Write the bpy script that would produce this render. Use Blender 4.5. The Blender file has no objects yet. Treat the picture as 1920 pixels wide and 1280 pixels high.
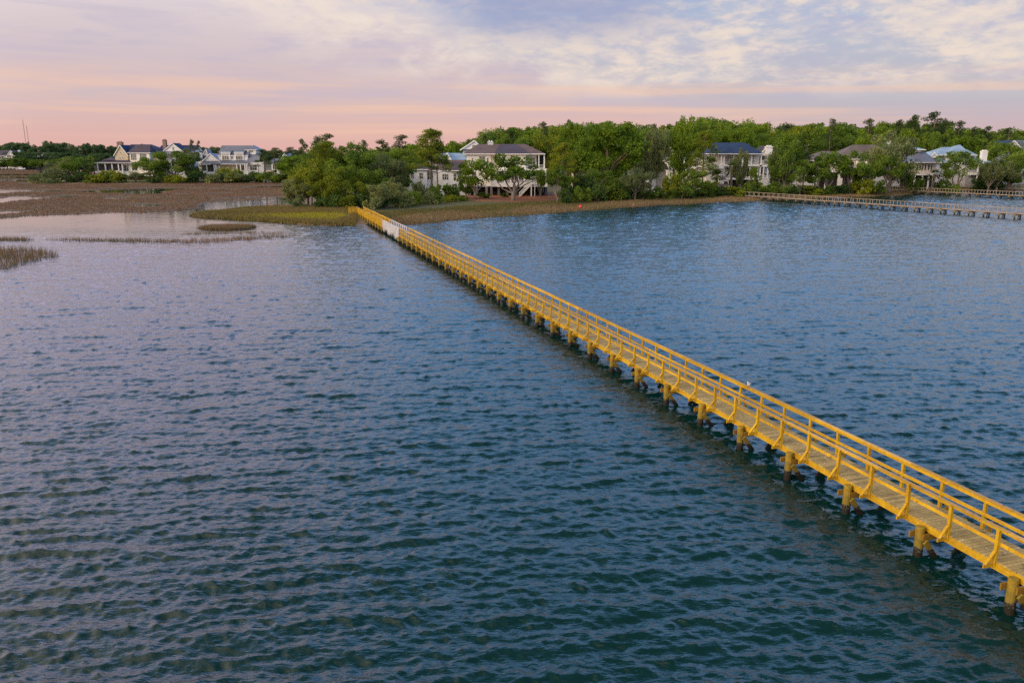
import bpy, math, random
import numpy as np
from mathutils import Vector, Matrix

# ------------------------------------------------------------------ camera
C = bpy.context.scene.collection
SC = bpy.context.scene
R = math.radians
CAM_H, PITCH, FPX = 12.8485, 0.22938919, 1500.0      # height (m), downward tilt, focal length in 1920-px units
cam = bpy.data.cameras.new("camera")
cam.sensor_width = 36.0
cam.lens = FPX / 1920 * 36.0
cam.clip_end = 9000
cam.clip_start = 0.5
camo = bpy.data.objects.new("camera", cam)
C.objects.link(camo)
camo.location = (0, 0, CAM_H)
camo.rotation_euler = (math.pi / 2 - PITCH, 0, 0)
SC.camera = camo

# ------------------------------------------------------------------ view + world + sun
SC.view_settings.view_transform = 'Standard'
SC.view_settings.look = 'None'
SC.view_settings.exposure = 0.0
SC.view_settings.gamma = 1.0
SC.cycles.use_denoising = False
SUN_AZ, SUN_EL = R(-121), R(21)                       # azimuth from +Y, clockwise; elevation


def s2l(*c):
    """sRGB 0-255 to linear"""
    out = []
    for v in c:
        v /= 255.0
        out.append(v / 12.92 if v <= 0.04045 else ((v + 0.055) / 1.055) ** 2.4)
    return tuple(out)


class NT:
    """small node-tree helper"""
    def __init__(s, tree):
        s.t = tree
        tree.nodes.clear()

    def n(s, typ, **kw):
        nd = s.t.nodes.new(typ)
        for k, v in kw.items():
            if k.startswith('i_'):
                nd.inputs[k[2:].replace('_', ' ')].default_value = v
            else:
                setattr(nd, k, v)
        return nd

    def l(s, a, b):
        s.t.links.new(a, b)

    def put(s, v, sock):
        if hasattr(v, 'is_linked') or isinstance(v, bpy.types.NodeSocket):
            s.l(v, sock)
        else:
            sock.default_value = v

    def m(s, op, a, b=None, c=None, clamp=False):
        nd = s.n('ShaderNodeMath', operation=op)
        nd.use_clamp = clamp
        s.put(a, nd.inputs[0])
        if b is not None:
            s.put(b, nd.inputs[1])
        if c is not None:
            s.put(c, nd.inputs[2])
        return nd.outputs[0]

    def vm(s, op, a, b=None):
        nd = s.n('ShaderNodeVectorMath', operation=op)
        s.put(a, nd.inputs[0])
        if b is not None:
            s.put(b, nd.inputs[1])
        return nd.outputs[0]

    def noise(s, vec, scale, detail=4, rough=0.5, dist=0.0):
        nd = s.n('ShaderNodeTexNoise')
        nd.inputs['Scale'].default_value = scale
        nd.inputs['Detail'].default_value = detail
        nd.inputs['Roughness'].default_value = rough
        nd.inputs['Distortion'].default_value = dist
        s.l(vec, nd.inputs['Vector'])
        return nd.outputs['Fac']

    def ramp(s, fac, stops, interp='LINEAR'):
        nd = s.n('ShaderNodeValToRGB')
        cr = nd.color_ramp
        cr.interpolation = interp
        while len(cr.elements) < len(stops):
            cr.elements.new(0.5)
        for e, (p, c) in zip(cr.elements, stops):
            e.position = p
            e.color = (*c, 1) if len(c) == 3 else c
        s.l(fac, nd.inputs[0])
        return nd.outputs[0]

    def sm(s, v, lo, hi, a=0.0, b=1.0):
        nd = s.n('ShaderNodeMapRange')
        nd.interpolation_type = 'SMOOTHSTEP'
        s.put(v, nd.inputs['Value'])
        nd.inputs['From Min'].default_value = lo
        nd.inputs['From Max'].default_value = hi
        nd.inputs['To Min'].default_value = a
        nd.inputs['To Max'].default_value = b
        return nd.outputs['Result']

    def mix(s, fac, a, b, blend='MIX'):
        nd = s.n('ShaderNodeMix', data_type='RGBA', blend_type=blend)
        nd.clamp_factor = True
        s.put(fac, nd.inputs[0])
        for v, k in ((a, 6), (b, 7)):
            if isinstance(v, bpy.types.NodeSocket):
                s.l(v, nd.inputs[k])
            else:
                nd.inputs[k].default_value = (*v, 1) if len(v) == 3 else v
        return nd.outputs[2]


def build_world():
    w = bpy.data.worlds.new("World")
    SC.world = w
    w.use_nodes = True
    T = NT(w.node_tree)
    tc = T.n('ShaderNodeTexCoord')
    d = tc.outputs['Generated']
    sep = T.n('ShaderNodeSeparateXYZ')
    T.l(d, sep.inputs[0])
    x, y, z = sep.outputs
    az = T.m('ARCTAN2', x, y)                          # radians, 0 ahead, + to the right
    el = T.m('ARCSINE', z)
    # cloud textures in direction space, flattened and tilted like drifting sheets
    def dirmap(scale, rot):
        mp = T.n('ShaderNodeMapping')
        mp.inputs['Rotation'].default_value = (0, R(rot), 0)
        mp.inputs['Scale'].default_value = scale
        T.l(d, mp.inputs[0])
        return mp.outputs[0]
    Q1 = dirmap((1.0, 1.0, 3.6), -9)
    Q2 = dirmap((1.0, 1.0, 2.6), 10)
    Q3 = dirmap((1.0, 1.0, 3.0), 16)
    big = T.noise(Q1, 3.2, 5, 0.55, 0.25)
    mid = T.noise(Q2, 8.5, 7, 0.64, 0.25)
    fine = T.noise(Q3, 26.0, 6, 0.64, 0.3)
    wisp = T.noise(dirmap((1.0, 1.0, 7.0), -7), 9.0, 6, 0.6, 0.5)
    e = T.m('DIVIDE', el, R(90), clamp=True)           # 0 horizon, 1 zenith
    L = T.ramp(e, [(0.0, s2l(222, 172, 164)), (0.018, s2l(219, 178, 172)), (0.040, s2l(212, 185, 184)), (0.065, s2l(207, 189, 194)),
                   (0.095, s2l(217, 202, 205)), (0.118, s2l(226, 212, 218)), (0.145, (1.85, 1.45, 1.85)), (0.19, (1.55, 1.35, 1.95)), (0.27, (0.66, 0.98, 1.85)), (0.37, (0.28, 0.62, 1.12)), (0.50, (0.06, 0.17, 0.27)), (1, (0.04, 0.10, 0.15))])  # sky above the view brightened, then darkened overhead, to shape the water's reflections
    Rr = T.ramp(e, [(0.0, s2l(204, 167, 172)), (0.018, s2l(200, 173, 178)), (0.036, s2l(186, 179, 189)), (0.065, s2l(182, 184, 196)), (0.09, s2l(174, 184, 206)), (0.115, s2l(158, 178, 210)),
                    (0.145, (0.52, 0.98, 1.85)), (0.27, (0.42, 0.98, 1.95)), (0.36, (0.26, 0.66, 1.22)), (0.50, (0.05, 0.16, 0.27)), (1, (0.04, 0.10, 0.15))])  # same added brightness above the view, bluer, for the water on the right
    # edge between the lilac veil on the left and the broken sky on the right, slanting down to the right
    tt = T.m('ADD', az, T.m('MULTIPLY', T.m('MINIMUM', el, R(10.5)), 3.0))
    tt = T.m('SUBTRACT', tt, T.sm(el, R(10.5), R(14), 0.0, R(-2)))
    tt = T.m('ADD', tt, T.m('MULTIPLY', T.m('SUBTRACT', big, 0.5), 0.34))
    tt = T.m('ADD', tt, T.m('MULTIPLY', T.m('SUBTRACT', mid, 0.5), 0.20))
    veil = T.sm(tt, R(13), R(29))
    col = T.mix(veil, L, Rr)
    up = T.sm(el, R(10), R(16), 1.0, 0.12)
    # soft mauve shading inside the veil
    f = T.m('MULTIPLY', T.sm(wisp, 0.42, 0.66), T.m('MULTIPLY', T.sm(el, R(1), R(4)), up))
    col = T.mix(T.m('MULTIPLY', f, 0.38), col, s2l(186, 176, 200))
    # cream light along the edge of the veil
    f = T.m('MULTIPLY', T.sm(tt, R(2), R(15)), T.sm(tt, R(17), R(27), 1.0, 0.0))
    f = T.m('MULTIPLY', f, T.m('MULTIPLY', T.sm(el, R(3.2), R(6.0)), T.sm(mid, 0.36, 0.60)))
    col = T.mix(T.m('MULTIPLY', T.m('MULTIPLY', f, up), 0.85), col, s2l(240, 224, 208))
    # cream cloud, broken into small cells, to the right
    cov = T.m('ADD', T.m('MULTIPLY', big, 0.34), T.m('ADD', T.m('MULTIPLY', mid, 0.42), T.m('MULTIPLY', fine, 0.26)))
    cov = T.m('ADD', cov, T.m('MULTIPLY', T.sm(az, R(4), R(30)), 0.075))
    f = T.m('MULTIPLY', T.sm(cov, 0.455, 0.60), T.m('MULTIPLY', T.sm(tt, R(12), R(24)), T.sm(el, R(3.0), R(5.4))))
    warm = T.mix(T.sm(T.m('ADD', fine, T.m('MULTIPLY', mid, 0.6)), 0.62, 0.98), s2l(208, 198, 202), s2l(243, 222, 202))
    col = T.mix(T.m('MULTIPLY', T.m('MULTIPLY', f, up), 0.80), col, warm)
    # blue grey bank high ahead
    f = T.m('MULTIPLY', T.m('MULTIPLY', T.sm(az, R(-7), R(0)), T.sm(az, R(5), R(15), 1.0, 0.0)), T.sm(el, R(6.4), R(9.2)))
    f = T.m('MULTIPLY', f, T.sm(T.m('ADD', T.m('MULTIPLY', wisp, .5), T.m('MULTIPLY', mid, .5)), 0.28, 0.50))
    col = T.mix(T.m('MULTIPLY', T.m('MULTIPLY', f, up), 0.8), col, s2l(152, 160, 194))
    # long low glowing streaks near the horizon
    st = T.noise(dirmap((1.2, 1.2, 34), 0), 1.6, 4, 0.5, 0.2)
    m3 = T.m('MULTIPLY', T.sm(st, 0.46, 0.64), T.m('MULTIPLY', T.sm(el, R(0.6), R(2.0)), T.sm(el, R(3.4), R(6.2), 1.0, 0.0)))
    m3 = T.m('MULTIPLY', m3, T.sm(az, -0.1, 0.35, 0.6, 0.45))
    col = T.mix(m3, col, s2l(246, 198, 166))
    # broad warm glow added behind the viewer, on the sun's side, to light the land
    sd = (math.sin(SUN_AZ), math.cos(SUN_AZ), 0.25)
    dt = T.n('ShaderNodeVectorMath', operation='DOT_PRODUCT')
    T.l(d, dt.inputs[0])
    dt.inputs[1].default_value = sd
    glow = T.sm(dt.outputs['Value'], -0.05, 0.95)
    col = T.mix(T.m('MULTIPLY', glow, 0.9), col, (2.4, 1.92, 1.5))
    # clear-air part
    sky = T.n('ShaderNodeTexSky', sky_type='NISHITA')
    sky.sun_disc = False
    sky.sun_elevation = SUN_EL
    sky.sun_rotation = SUN_AZ
    sk = T.n('ShaderNodeMix', data_type='RGBA', blend_type='ADD')
    sk.inputs[0].default_value = 0.006
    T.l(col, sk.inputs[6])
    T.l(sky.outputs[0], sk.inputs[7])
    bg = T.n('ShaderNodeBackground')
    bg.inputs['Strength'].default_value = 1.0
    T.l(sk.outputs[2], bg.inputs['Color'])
    out = T.n('ShaderNodeOutputWorld')
    T.l(bg.outputs[0], out.inputs[0])


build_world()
sun = bpy.data.lights.new("sun", 'SUN')
sun.energy = 2.2
sun.angle = R(24)
sun.color = (1.0, 0.83, 0.62)
suno = bpy.data.objects.new("sun", sun)
C.objects.link(suno)
sv = Vector((math.sin(SUN_AZ) * math.cos(SUN_EL), math.cos(SUN_AZ) * math.cos(SUN_EL), math.sin(SUN_EL)))
suno.rotation_euler = sv.to_track_quat('Z', 'Y').to_euler()
suno.location = (-60, -30, 60)

# ------------------------------------------------------------------ helpers: points, meshes, materials
CP, SP = math.cos(PITCH), math.sin(PITCH)


def ray(px, py):
    a, b = (px - 960) / FPX, (640 - py) / FPX
    return np.array([a, CP + b * SP, -SP + b * CP])


def at(px, py, z=0.0):
    """world point of a photograph pixel on the level z"""
    r = ray(px, py)
    return r * ((z - CAM_H) / r[2]) + np.array([0, 0, CAM_H])


def atY(px, py, Y):
    r = ray(px, py)
    return r * (Y / r[1]) + np.array([0, 0, CAM_H])


def tag(o, label=None, cat=None, group=None, kind=None):
    if label:
        o['label'] = label
    if cat:
        o['category'] = cat
    if group:
        o['group'] = group
    if kind:
        o['kind'] = kind
    return o


def link(name, me, parent=None):
    o = bpy.data.objects.new(name, me)
    C.objects.link(o)
    if parent:
        o.parent = parent
    return o


def empty(name, loc=(0, 0, 0), rz=0.0):
    o = bpy.data.objects.new(name, None)
    C.objects.link(o)
    o.location = loc
    o.rotation_euler = (0, 0, rz)
    return o


def npmesh(name, V, F, mat=None, smooth=False, col=None):
    """mesh from numpy arrays; F is (n,3) or (n,4)"""
    me = bpy.data.meshes.new(name)
    V = np.asarray(V, np.float32)
    F = np.asarray(F, np.int32)
    k = F.shape[1]
    me.vertices.add(len(V))
    me.vertices.foreach_set('co', V.ravel())
    me.loops.add(F.size)
    me.loops.foreach_set('vertex_index', F.ravel())
    me.polygons.add(len(F))
    me.polygons.foreach_set('loop_start', np.arange(len(F), dtype=np.int32) * k)
    me.polygons.foreach_set('use_smooth', np.full(len(F), smooth))
    if col is not None:
        ca = me.color_attributes.new('Col', 'FLOAT_COLOR', 'POINT')
        cc = np.ones((len(V), 4), np.float32)
        cc[:, :3] = col
        ca.data.foreach_set('color', cc.ravel())
    me.update(calc_edges=True)
    me.validate()
    if mat:
        me.materials.append(mat)
    return me


class MB:
    """collects simple solids, then links them as one mesh"""
    def __init__(s):
        s.v, s.f = [], []

    def add(s, v, f):
        o = len(s.v)
        s.v += [tuple(p) for p in v]
        s.f += [tuple(i + o for i in q) for q in f]
        return s

    def box(s, x0, x1, y0, y1, z0, z1):
        v = [(x0, y0, z0), (x1, y0, z0), (x1, y1, z0), (x0, y1, z0), (x0, y0, z1), (x1, y0, z1), (x1, y1, z1), (x0, y1, z1)]
        return s.add(v, [(0, 3, 2, 1), (4, 5, 6, 7), (0, 1, 5, 4), (1, 2, 6, 5), (2, 3, 7, 6), (3, 0, 4, 7)])

    def bar(s, a, b, w, h, up=(0, 0, 1)):
        """square bar from a to b, w across, h along up"""
        a, b, up = Vector(a), Vector(b), Vector(up)
        d = (b - a).normalized()
        r = d.cross(up)
        if r.length < 1e-4:
            r = d.cross(Vector((1, 0, 0)))
        r.normalize()
        u = r.cross(d)
        v = []
        for p in (a, b):
            for i, j in ((-1, -1), (1, -1), (1, 1), (-1, 1)):
                v.append(p + r * (i * w / 2) + u * (j * h / 2))
        return s.add(v, [(0, 1, 2, 3), (7, 6, 5, 4), (0, 4, 5, 1), (1, 5, 6, 2), (2, 6, 7, 3), (3, 7, 4, 0)])

    def tube(s, pts, rad, n=7, cap=True):
        pts = [Vector(p) for p in pts]
        o = len(s.v)
        k = len(pts)
        for i, p in enumerate(pts):
            d = (pts[min(i + 1, k - 1)] - pts[max(i - 1, 0)]).normalized()
            r = d.cross(Vector((0.13, 1, 0.02)))
            if r.length < 1e-3:
                r = d.cross(Vector((1, 0, 0)))
            r.normalize()
            u = d.cross(r)
            rr = rad[i] if hasattr(rad, '__len__') else rad
            for j in range(n):
                t = 2 * math.pi * j / n
                s.v.append(tuple(p + r * (math.cos(t) * rr) + u * (math.sin(t) * rr)))
        for i in range(k - 1):
            for j in range(n):
                a, b = o + i * n + j, o + i * n + (j + 1) % n
                s.f.append((a, b, b + n, a + n))
        if cap:
            s.f.append(tuple(o + j for j in range(n))[::-1])
            s.f.append(tuple(o + (k - 1) * n + j for j in range(n)))
        return s

    def prism(s, poly, y0, y1):
        """polygon in x,z pushed from y0 to y1"""
        n = len(poly)
        v = [(x, y0, z) for x, z in poly] + [(x, y1, z) for x, z in poly]
        return s.add(v, [tuple(range(n)), tuple(range(n, 2 * n))[::-1]] + [(i, i + n, (i + 1) % n + n, (i + 1) % n) for i in range(n)])

    def me(s, name, mat, smooth=False):
        m = bpy.data.meshes.new(name)
        m.from_pydata(s.v, [], s.f)
        if smooth:
            m.polygons.foreach_set('use_smooth', [True] * len(m.polygons))
        m.update()
        m.materials.append(mat)
        return m

    def build(s, name, mat, parent=None, smooth=False):
        return link(name, s.me(name, mat, smooth), parent)


def mat_new(name):
    m = bpy.data.materials.new(name)
    m.use_nodes = True
    T = NT(m.node_tree)
    b = T.n('ShaderNodeBsdfPrincipled')
    o = T.n('ShaderNodeOutputMaterial')
    T.l(b.outputs[0], o.inputs[0])
    return m, T, b


def mat_rough(name, c, c2=None, scale=1.2, rough=0.8, stretch=(1, 1, 1), bump=0.0, detail=5):
    """surface with uneven colour between c and c2"""
    m, T, b = mat_new(name)
    c2 = c2 or tuple(v * 0.72 for v in c)
    tc = T.n('ShaderNodeTexCoord')
    mp = T.n('ShaderNodeMapping')
    mp.inputs['Scale'].default_value = stretch
    T.l(tc.outputs['Object'], mp.inputs[0])
    f = T.noise(mp.outputs[0], scale, detail, 0.6)
    T.l(T.mix(T.sm(f, 0.3, 0.7), c2, c), b.inputs['Base Color'])
    b.inputs['Roughness'].default_value = rough
    if bump:
        bp = T.n('ShaderNodeBump')
        bp.inputs['Strength'].default_value = 0.6
        bp.inputs['Distance'].default_value = bump
        T.l(f, bp.inputs['Height'])
        T.l(bp.outputs[0], b.inputs['Normal'])
    return m


def mat_wood(name, c, c2, fleck=None, fleck_amt=0.0, top=None, wet=False, seed=0.0, rough=0.7, along=3.0, planks=False):
    """weathered timber: grain, knots, worn pale flecks; top = colour of the weathered upper faces"""
    m, T, b = mat_new(name)
    g = T.n('ShaderNodeNewGeometry')
    pos = g.outputs['Position']
    a = T.noise(pos, 0.9, 5, 0.65, 0.4)
    k = T.noise(pos, along * 3, 4, 0.6, 1.0)
    col = T.mix(T.sm(T.m('ADD', T.m('MULTIPLY', a, 0.6), T.m('MULTIPLY', k, 0.4)), 0.36, 0.62), c2, c)
    if top:
        sep = T.n('ShaderNodeSeparateXYZ')
        T.l(g.outputs['True Normal'], sep.inputs[0])
        tn = T.noise(pos, 5.0, 4, 0.6)
        f = T.m('MULTIPLY', T.sm(sep.outputs[2], 0.6, 0.95), T.sm(tn, 0.30, 0.60))
        col = T.mix(f, col, top)
    if planks:
        rv = T.n('ShaderNodeVectorMath', operation='SCALE')
        T.l(col, rv.inputs[0])
        T.l(T.m('ADD', 0.74, T.m('MULTIPLY', g.outputs['Random Per Island'], 0.48)), rv.inputs['Scale'])
        col = rv.outputs[0]
    kn = T.noise(pos, 3.1, 2, 0.4)
    col = T.mix(T.sm(kn, 0.70, 0.76, 0, 0.6), col, tuple(v * 0.35 for v in c2))
    if fleck:
        fn = T.noise(pos, 9.0, 3, 0.55)
        f2 = T.noise(pos, 0.55, 3, 0.5)
        col = T.mix(T.m('MULTIPLY', T.sm(fn, 0.66, 0.72), T.sm(f2, 0.40, 0.62, 0.15, fleck_amt)), col, fleck)
    if wet:
        sp = T.n('ShaderNodeSeparateXYZ')
        T.l(pos, sp.inputs[0])
        wn = T.noise(pos, 4.0, 3)
        f = T.m('MULTIPLY', T.sm(T.m('ADD', sp.outputs[2], T.m('MULTIPLY', wn, 0.3)), 0.75, 1.0, 1, 0), 0.5)
        col = T.mix(f, col, (0.10, 0.085, 0.02))
        f = T.sm(T.m('ADD', sp.outputs[2], T.m('MULTIPLY', wn, 0.3)), 0.44, 0.56, 1, 0)
        col = T.mix(f, col, (0.012, 0.010, 0.007))
        bn = T.noise(pos, 26.0, 3, 0.6)
        f = T.m('MULTIPLY', T.sm(bn, 0.54, 0.64), T.m('MULTIPLY', T.sm(sp.outputs[2], 0.12, 0.25), T.sm(sp.outputs[2], 0.36, 0.52, 1, 0)))
        col = T.mix(T.m('MULTIPLY', f, 0.7), col, (0.16, 0.15, 0.11))
    T.l(col, b.inputs['Base Color'])
    b.inputs['Roughness'].default_value = rough
    b.inputs['Specular IOR Level'].default_value = 0.25
    bp = T.n('ShaderNodeBump')
    bp.inputs['Strength'].default_value = 0.4
    bp.inputs['Distance'].default_value = 0.01
    T.l(k, bp.inputs['Height'])
    T.l(bp.outputs[0], b.inputs['Normal'])
    return m


M = {}
M['yellow'] = mat_wood('yellow_timber', (0.48, 0.296, 0.009), (0.33, 0.182, 0.007), (0.66, 0.56, 0.46), 0.8, top=(0.46, 0.275, 0.115), planks=True)
M['deck'] = mat_wood('deck_timber', (0.38, 0.285, 0.115), (0.26, 0.192, 0.076), (0.72, 0.68, 0.62), 1.0, planks=True)
M['pile'] = mat_wood('pile_timber', (0.30, 0.20, 0.018), (0.17, 0.115, 0.014), wet=True)
M['beam'] = mat_wood('beam_timber', (0.30, 0.17, 0.022), (0.17, 0.095, 0.014), wet=True)
M['white_paint'] = mat_rough('white_paint', (0.74, 0.72, 0.72), (0.62, 0.60, 0.60), 2.0)
M['gangway_paint'] = mat_rough('gangway_paint', (0.56, 0.54, 0.58), (0.34, 0.33, 0.36), 3.0, 0.7, (1, 1, 0.4))
M['weathered'] = mat_wood('weathered_timber', (0.33, 0.265, 0.215), (0.225, 0.18, 0.145))
M['weathered_pile'] = mat_wood('weathered_pile', (0.20, 0.15, 0.075), (0.11, 0.085, 0.045), wet=True)


# ------------------------------------------------------------------ water: wind waves as real relief
def ocean_tile(N, Lm, peak, wind, spread, seed, slope):
    """periodic height field of short wind waves, scaled to a given rms slope"""
    rng = np.random.default_rng(seed)
    k1 = 2 * np.pi * np.fft.fftfreq(N, Lm / N)
    kx, ky = np.meshgrid(k1, k1)
    k = np.hypot(kx, ky)
    k[0, 0] = 1e9
    kp = 2 * np.pi / peak
    cosd = (kx * wind[0] + ky * wind[1]) / k
    S = k ** -3.5 * kp ** -0.5 * np.exp(-1.25 * (kp / k) ** 2) * np.abs(cosd) ** spread
    S += k ** -3.5 * kp ** -0.5 * np.exp(-1.25 * (2.2 * kp / k) ** 2) * 0.22
    S *= np.exp(-(k * Lm / N * 0.55) ** 2)
    S[0, 0] = 0
    spec = np.sqrt(S) * (rng.standard_normal((N, N)) + 1j * rng.standard_normal((N, N)))
    h = np.fft.ifft2(spec).real
    gx, gy = np.gradient(h, Lm / N)
    h *= slope / np.sqrt((gx ** 2 + gy ** 2).mean())
    kk = np.where(k > 1e8, 1e9, k)
    H = np.fft.fft2(h)
    Dx, Dy = np.fft.ifft2(1j * kx / kk * H).real, np.fft.ifft2(1j * ky / kk * H).real
    return h.astype(np.float32), Dx.astype(np.float32), Dy.astype(np.float32)


def sample(tile, Lm, x, y):
    N = tile.shape[0]
    u, v = (x / Lm * N) % N, (y / Lm * N) % N
    i, j = np.floor(u).astype(int) % N, np.floor(v).astype(int) % N
    fu, fv = u - np.floor(u), v - np.floor(v)
    i1, j1 = (i + 1) % N, (j + 1) % N
    return (tile[j, i] * (1 - fu) + tile[j, i1] * fu) * (1 - fv) + (tile[j1, i] * (1 - fu) + tile[j1, i1] * fu) * fv


def sstep(v, a, b):
    t = np.clip((v - a) / (b - a), 0, 1)
    return t * t * (3 - 2 * t)


def build_water():
    ys = [4.0]
    while ys[-1] < 6000:
        Y = ys[-1]
        ys.append(Y + (min(max(0.0042 * Y, 0.085), 0.5) if Y < 300 else 0.5 * (1.06 ** (len([q for q in ys[-400:] if q > 300])))))
    ys = np.array(ys)
    NC = 860
    u = np.linspace(-1, 1, NC)
    half = 0.72 * ys + 24
    X = (u[None, :] * half[:, None])
    Yg = np.repeat(ys[:, None], NC, 1)
    t1 = ocean_tile(1024, 47.0, 2.0, (0.13, -0.99), 20.0, 3, 0.225)
    t3 = ocean_tile(512, 71.0, 3.6, (0.05, -1.0), 14.0, 21, 0.055)
    t2 = ocean_tile(512, 23.7, 0.55, (-0.42, -0.90), 6.0, 8, 0.175)
    a = R(17)
    ca, sa = math.cos(a), math.sin(a)
    X2, Y2 = X * ca - Yg * sa, X * sa + Yg * ca
    Z1, Z2 = sample(t1[0], 47.0, X, Yg) + sample(t3[0], 71.0, X, Yg), sample(t2[0], 23.7, X2, Y2)
    # gusts, and shelter towards the marsh on the left
    gx = np.sin(X * 0.021 + 1.3 * np.sin(Yg * 0.017)) * np.sin(Yg * 0.031 + 1.1 * np.sin(X * 0.013 + 2))
    amp = 1.0 + 0.16 * gx + 0.30 * sstep(Yg, 60, 190)
    shelter = sstep(Yg + 0.25 * X, 92, 132) * sstep(-X, 22, 60)
    amp *= 1 - 0.86 * shelter
    amp *= 1 - sstep(Yg, 330, 480)
    Z = (Z1 + Z2) * amp
    # sharpen the crests: water moves towards them
    ch = 1.0 * amp * (1 - sstep(Yg, 90, 160))
    d2x, d2y = sample(t2[1], 23.7, X2, Y2), sample(t2[2], 23.7, X2, Y2)
    X = X + ch * (sample(t1[1], 47.0, X, Yg) + d2x * ca + d2y * sa)
    Yg = Yg + ch * (sample(t1[2], 47.0, X, Yg) - d2x * sa + d2y * ca)
    calm = np.repeat((1 - 0.93 * shelter).reshape(-1, 1), 3, 1)
    nr = len(ys)
    V = np.stack([X, Yg, Z], -1).reshape(-1, 3)
    idx = np.arange(nr * NC).reshape(nr, NC)
    F = np.stack([idx[:-1, :-1], idx[:-1, 1:], idx[1:, 1:], idx[1:, :-1]], -1).reshape(-1, 4)
    m, T, b = mat_new('water')
    g = T.n('ShaderNodeNewGeometry')
    pos = g.outputs['Position']
    b.inputs['Base Color'].default_value = (0.0004, 0.0175, 0.0158, 1)
    b.inputs['Roughness'].default_value = 0.07
    b.inputs['IOR'].default_value = 1.45
    mp = T.n('ShaderNodeMapping')
    mp.inputs['Scale'].default_value = (0.45, 1.0, 1)
    mp.inputs['Rotation'].default_value = (0, 0, R(-22))
    T.l(pos, mp.inputs[0])
    n1 = T.noise(mp.outputs[0], 3.4, 4, 0.55, 0.25)
    n2 = T.noise(mp.outputs[0], 11.0, 3, 0.5, 0.2)
    hgt = T.m('ADD', n1, T.m('MULTIPLY', n2, 0.22))
    bp = T.n('ShaderNodeBump')
    bp.inputs['Strength'].default_value = 1.0
    ca_ = T.n('ShaderNodeVertexColor', layer_name='Col')
    T.l(T.m('MULTIPLY', ca_.outputs['Color'], 0.055), bp.inputs['Distance'])
    T.l(T.m('ADD', 0.03, T.m('MULTIPLY', ca_.outputs['Color'], 0.07)), b.inputs['Roughness'])
    T.l(hgt, bp.inputs['Height'])
    T.l(bp.outputs[0], b.inputs['Normal'])
    o = link('water', npmesh('water', V, F, m, smooth=True, col=calm))
    tag(o, 'rippled blue green water of the tidal creek around the yellow walkway', 'water', kind='structure')


build_water()


# ------------------------------------------------------------------ ground: mainland, island, marsh flats and their creeks
def W(pts, z=0.0):
    return [tuple(at(px, py, z)[:2]) for px, py in pts]


SHORE = W([(358, 404.5), (376, 407.5), (430, 410), (500, 416), (560, 420), (610, 423), (660, 423.5), (720, 421), (780, 421), (830, 415), (900, 410), (955, 406), (1000, 402.5),
           (1100, 394), (1180, 388.5), (1270, 383), (1400, 377), (1480, 373.5), (1560, 370.5), (1640, 368), (1690, 365.5), (1722, 362.5), (1760, 360), (1800, 358), (1860, 356.8), (1920, 356)])
LAND_R = SHORE + [(260, 300), (700, 330), (5000, 700), (5000, 6000), (-95, 6000), (-95, 420)] + W([(545, 345), (560, 358), (556, 374), (546, 384), (520, 389), (470, 392), (420, 396), (385, 400)])
ISLAND = W([(66, 343), (90, 345), (130, 345.8), (200, 345.5), (250, 346), (350, 344.8), (430, 344.5), (480, 343.7), (535, 343.5), (560, 346)]) + [(-90, 430), (-95, 560), (-215, 560), (-240, 470)]
FAR = [(-5000, 708), (-90, 708), (-90, 6000), (-5000, 6000)]
MARSH = W([(-220, 418), (-90, 412), (0, 409), (50, 405), (100, 404), (130, 402), (200, 398.5), (250, 399), (330, 396), (365, 391), (400, 387.5), (440, 384), (545, 383), (556, 366), (545, 343), (300, 344), (60, 342), (30, 340), (-220, 345)])
MARSH2 = W([(-260, 319.2), (70, 319.2), (75, 325.5), (70, 341), (-260, 341)])
CREEKS = [W([(-220, 355), (0, 355.3), (70, 356), (130, 357.2), (100, 359.5), (40, 360.5), (0, 361.5), (-220, 363)]),
          W([(150, 358), (210, 356), (280, 353.2), (330, 353.2), (372, 353.7), (320, 356.5), (290, 360), (240, 362.2), (180, 361.2)]),
          W([(238, 364.3), (270, 361.2), (296, 360.6), (285, 364)]),
          W([(452, 353), (480, 350.8), (500, 349), (535, 348.5), (538, 351), (500, 352.2)]),
          W([(384, 386), (400, 380), (430, 377.8), (470, 376.6), (500, 375), (548, 373), (552, 384), (525, 387.5), (480, 389), (420, 391)]),
          W([(444, 371.8), (470, 369.8), (505, 370), (535, 372), (500, 372.3)]),
          W([(-260, 326), (66, 326.2), (70, 329), (-260, 329.5)]), W([(-260, 331.5), (50, 331.8), (54, 335), (-260, 336)]), W([(-260, 338.5), (60, 337), (84, 339), (70, 340.5), (-260, 342)]),
          W([(0, 373), (30, 370.5), (60, 371), (72, 373), (30, 376), (0, 377.5)]), W([(95, 369), (125, 367.5), (135, 369), (110, 371)])]


def inside(poly, x, y):
    c = np.zeros(x.shape, bool)
    n = len(poly)
    for i in range(n):
        (x0, y0), (x1, y1) = poly[i], poly[(i + 1) % n]
        if y0 == y1:
            continue
        c ^= ((y0 > y) != (y1 > y)) & (x < (x1 - x0) * (y - y0) / (y1 - y0) + x0)
    return c


def sdist(poly, x, y):
    """distance to the outline, positive inside"""
    d = np.full(x.shape, 1e9)
    n = len(poly)
    for i in range(n):
        (x0, y0), (x1, y1) = poly[i], poly[(i + 1) % n]
        dx, dy = x1 - x0, y1 - y0
        L2 = dx * dx + dy * dy + 1e-9
        t = np.clip(((x - x0) * dx + (y - y0) * dy) / L2, 0, 1)
        d = np.minimum(d, np.hypot(x - x0 - t * dx, y - y0 - t * dy))
    return np.where(inside(poly, x, y), d, -d)


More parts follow.
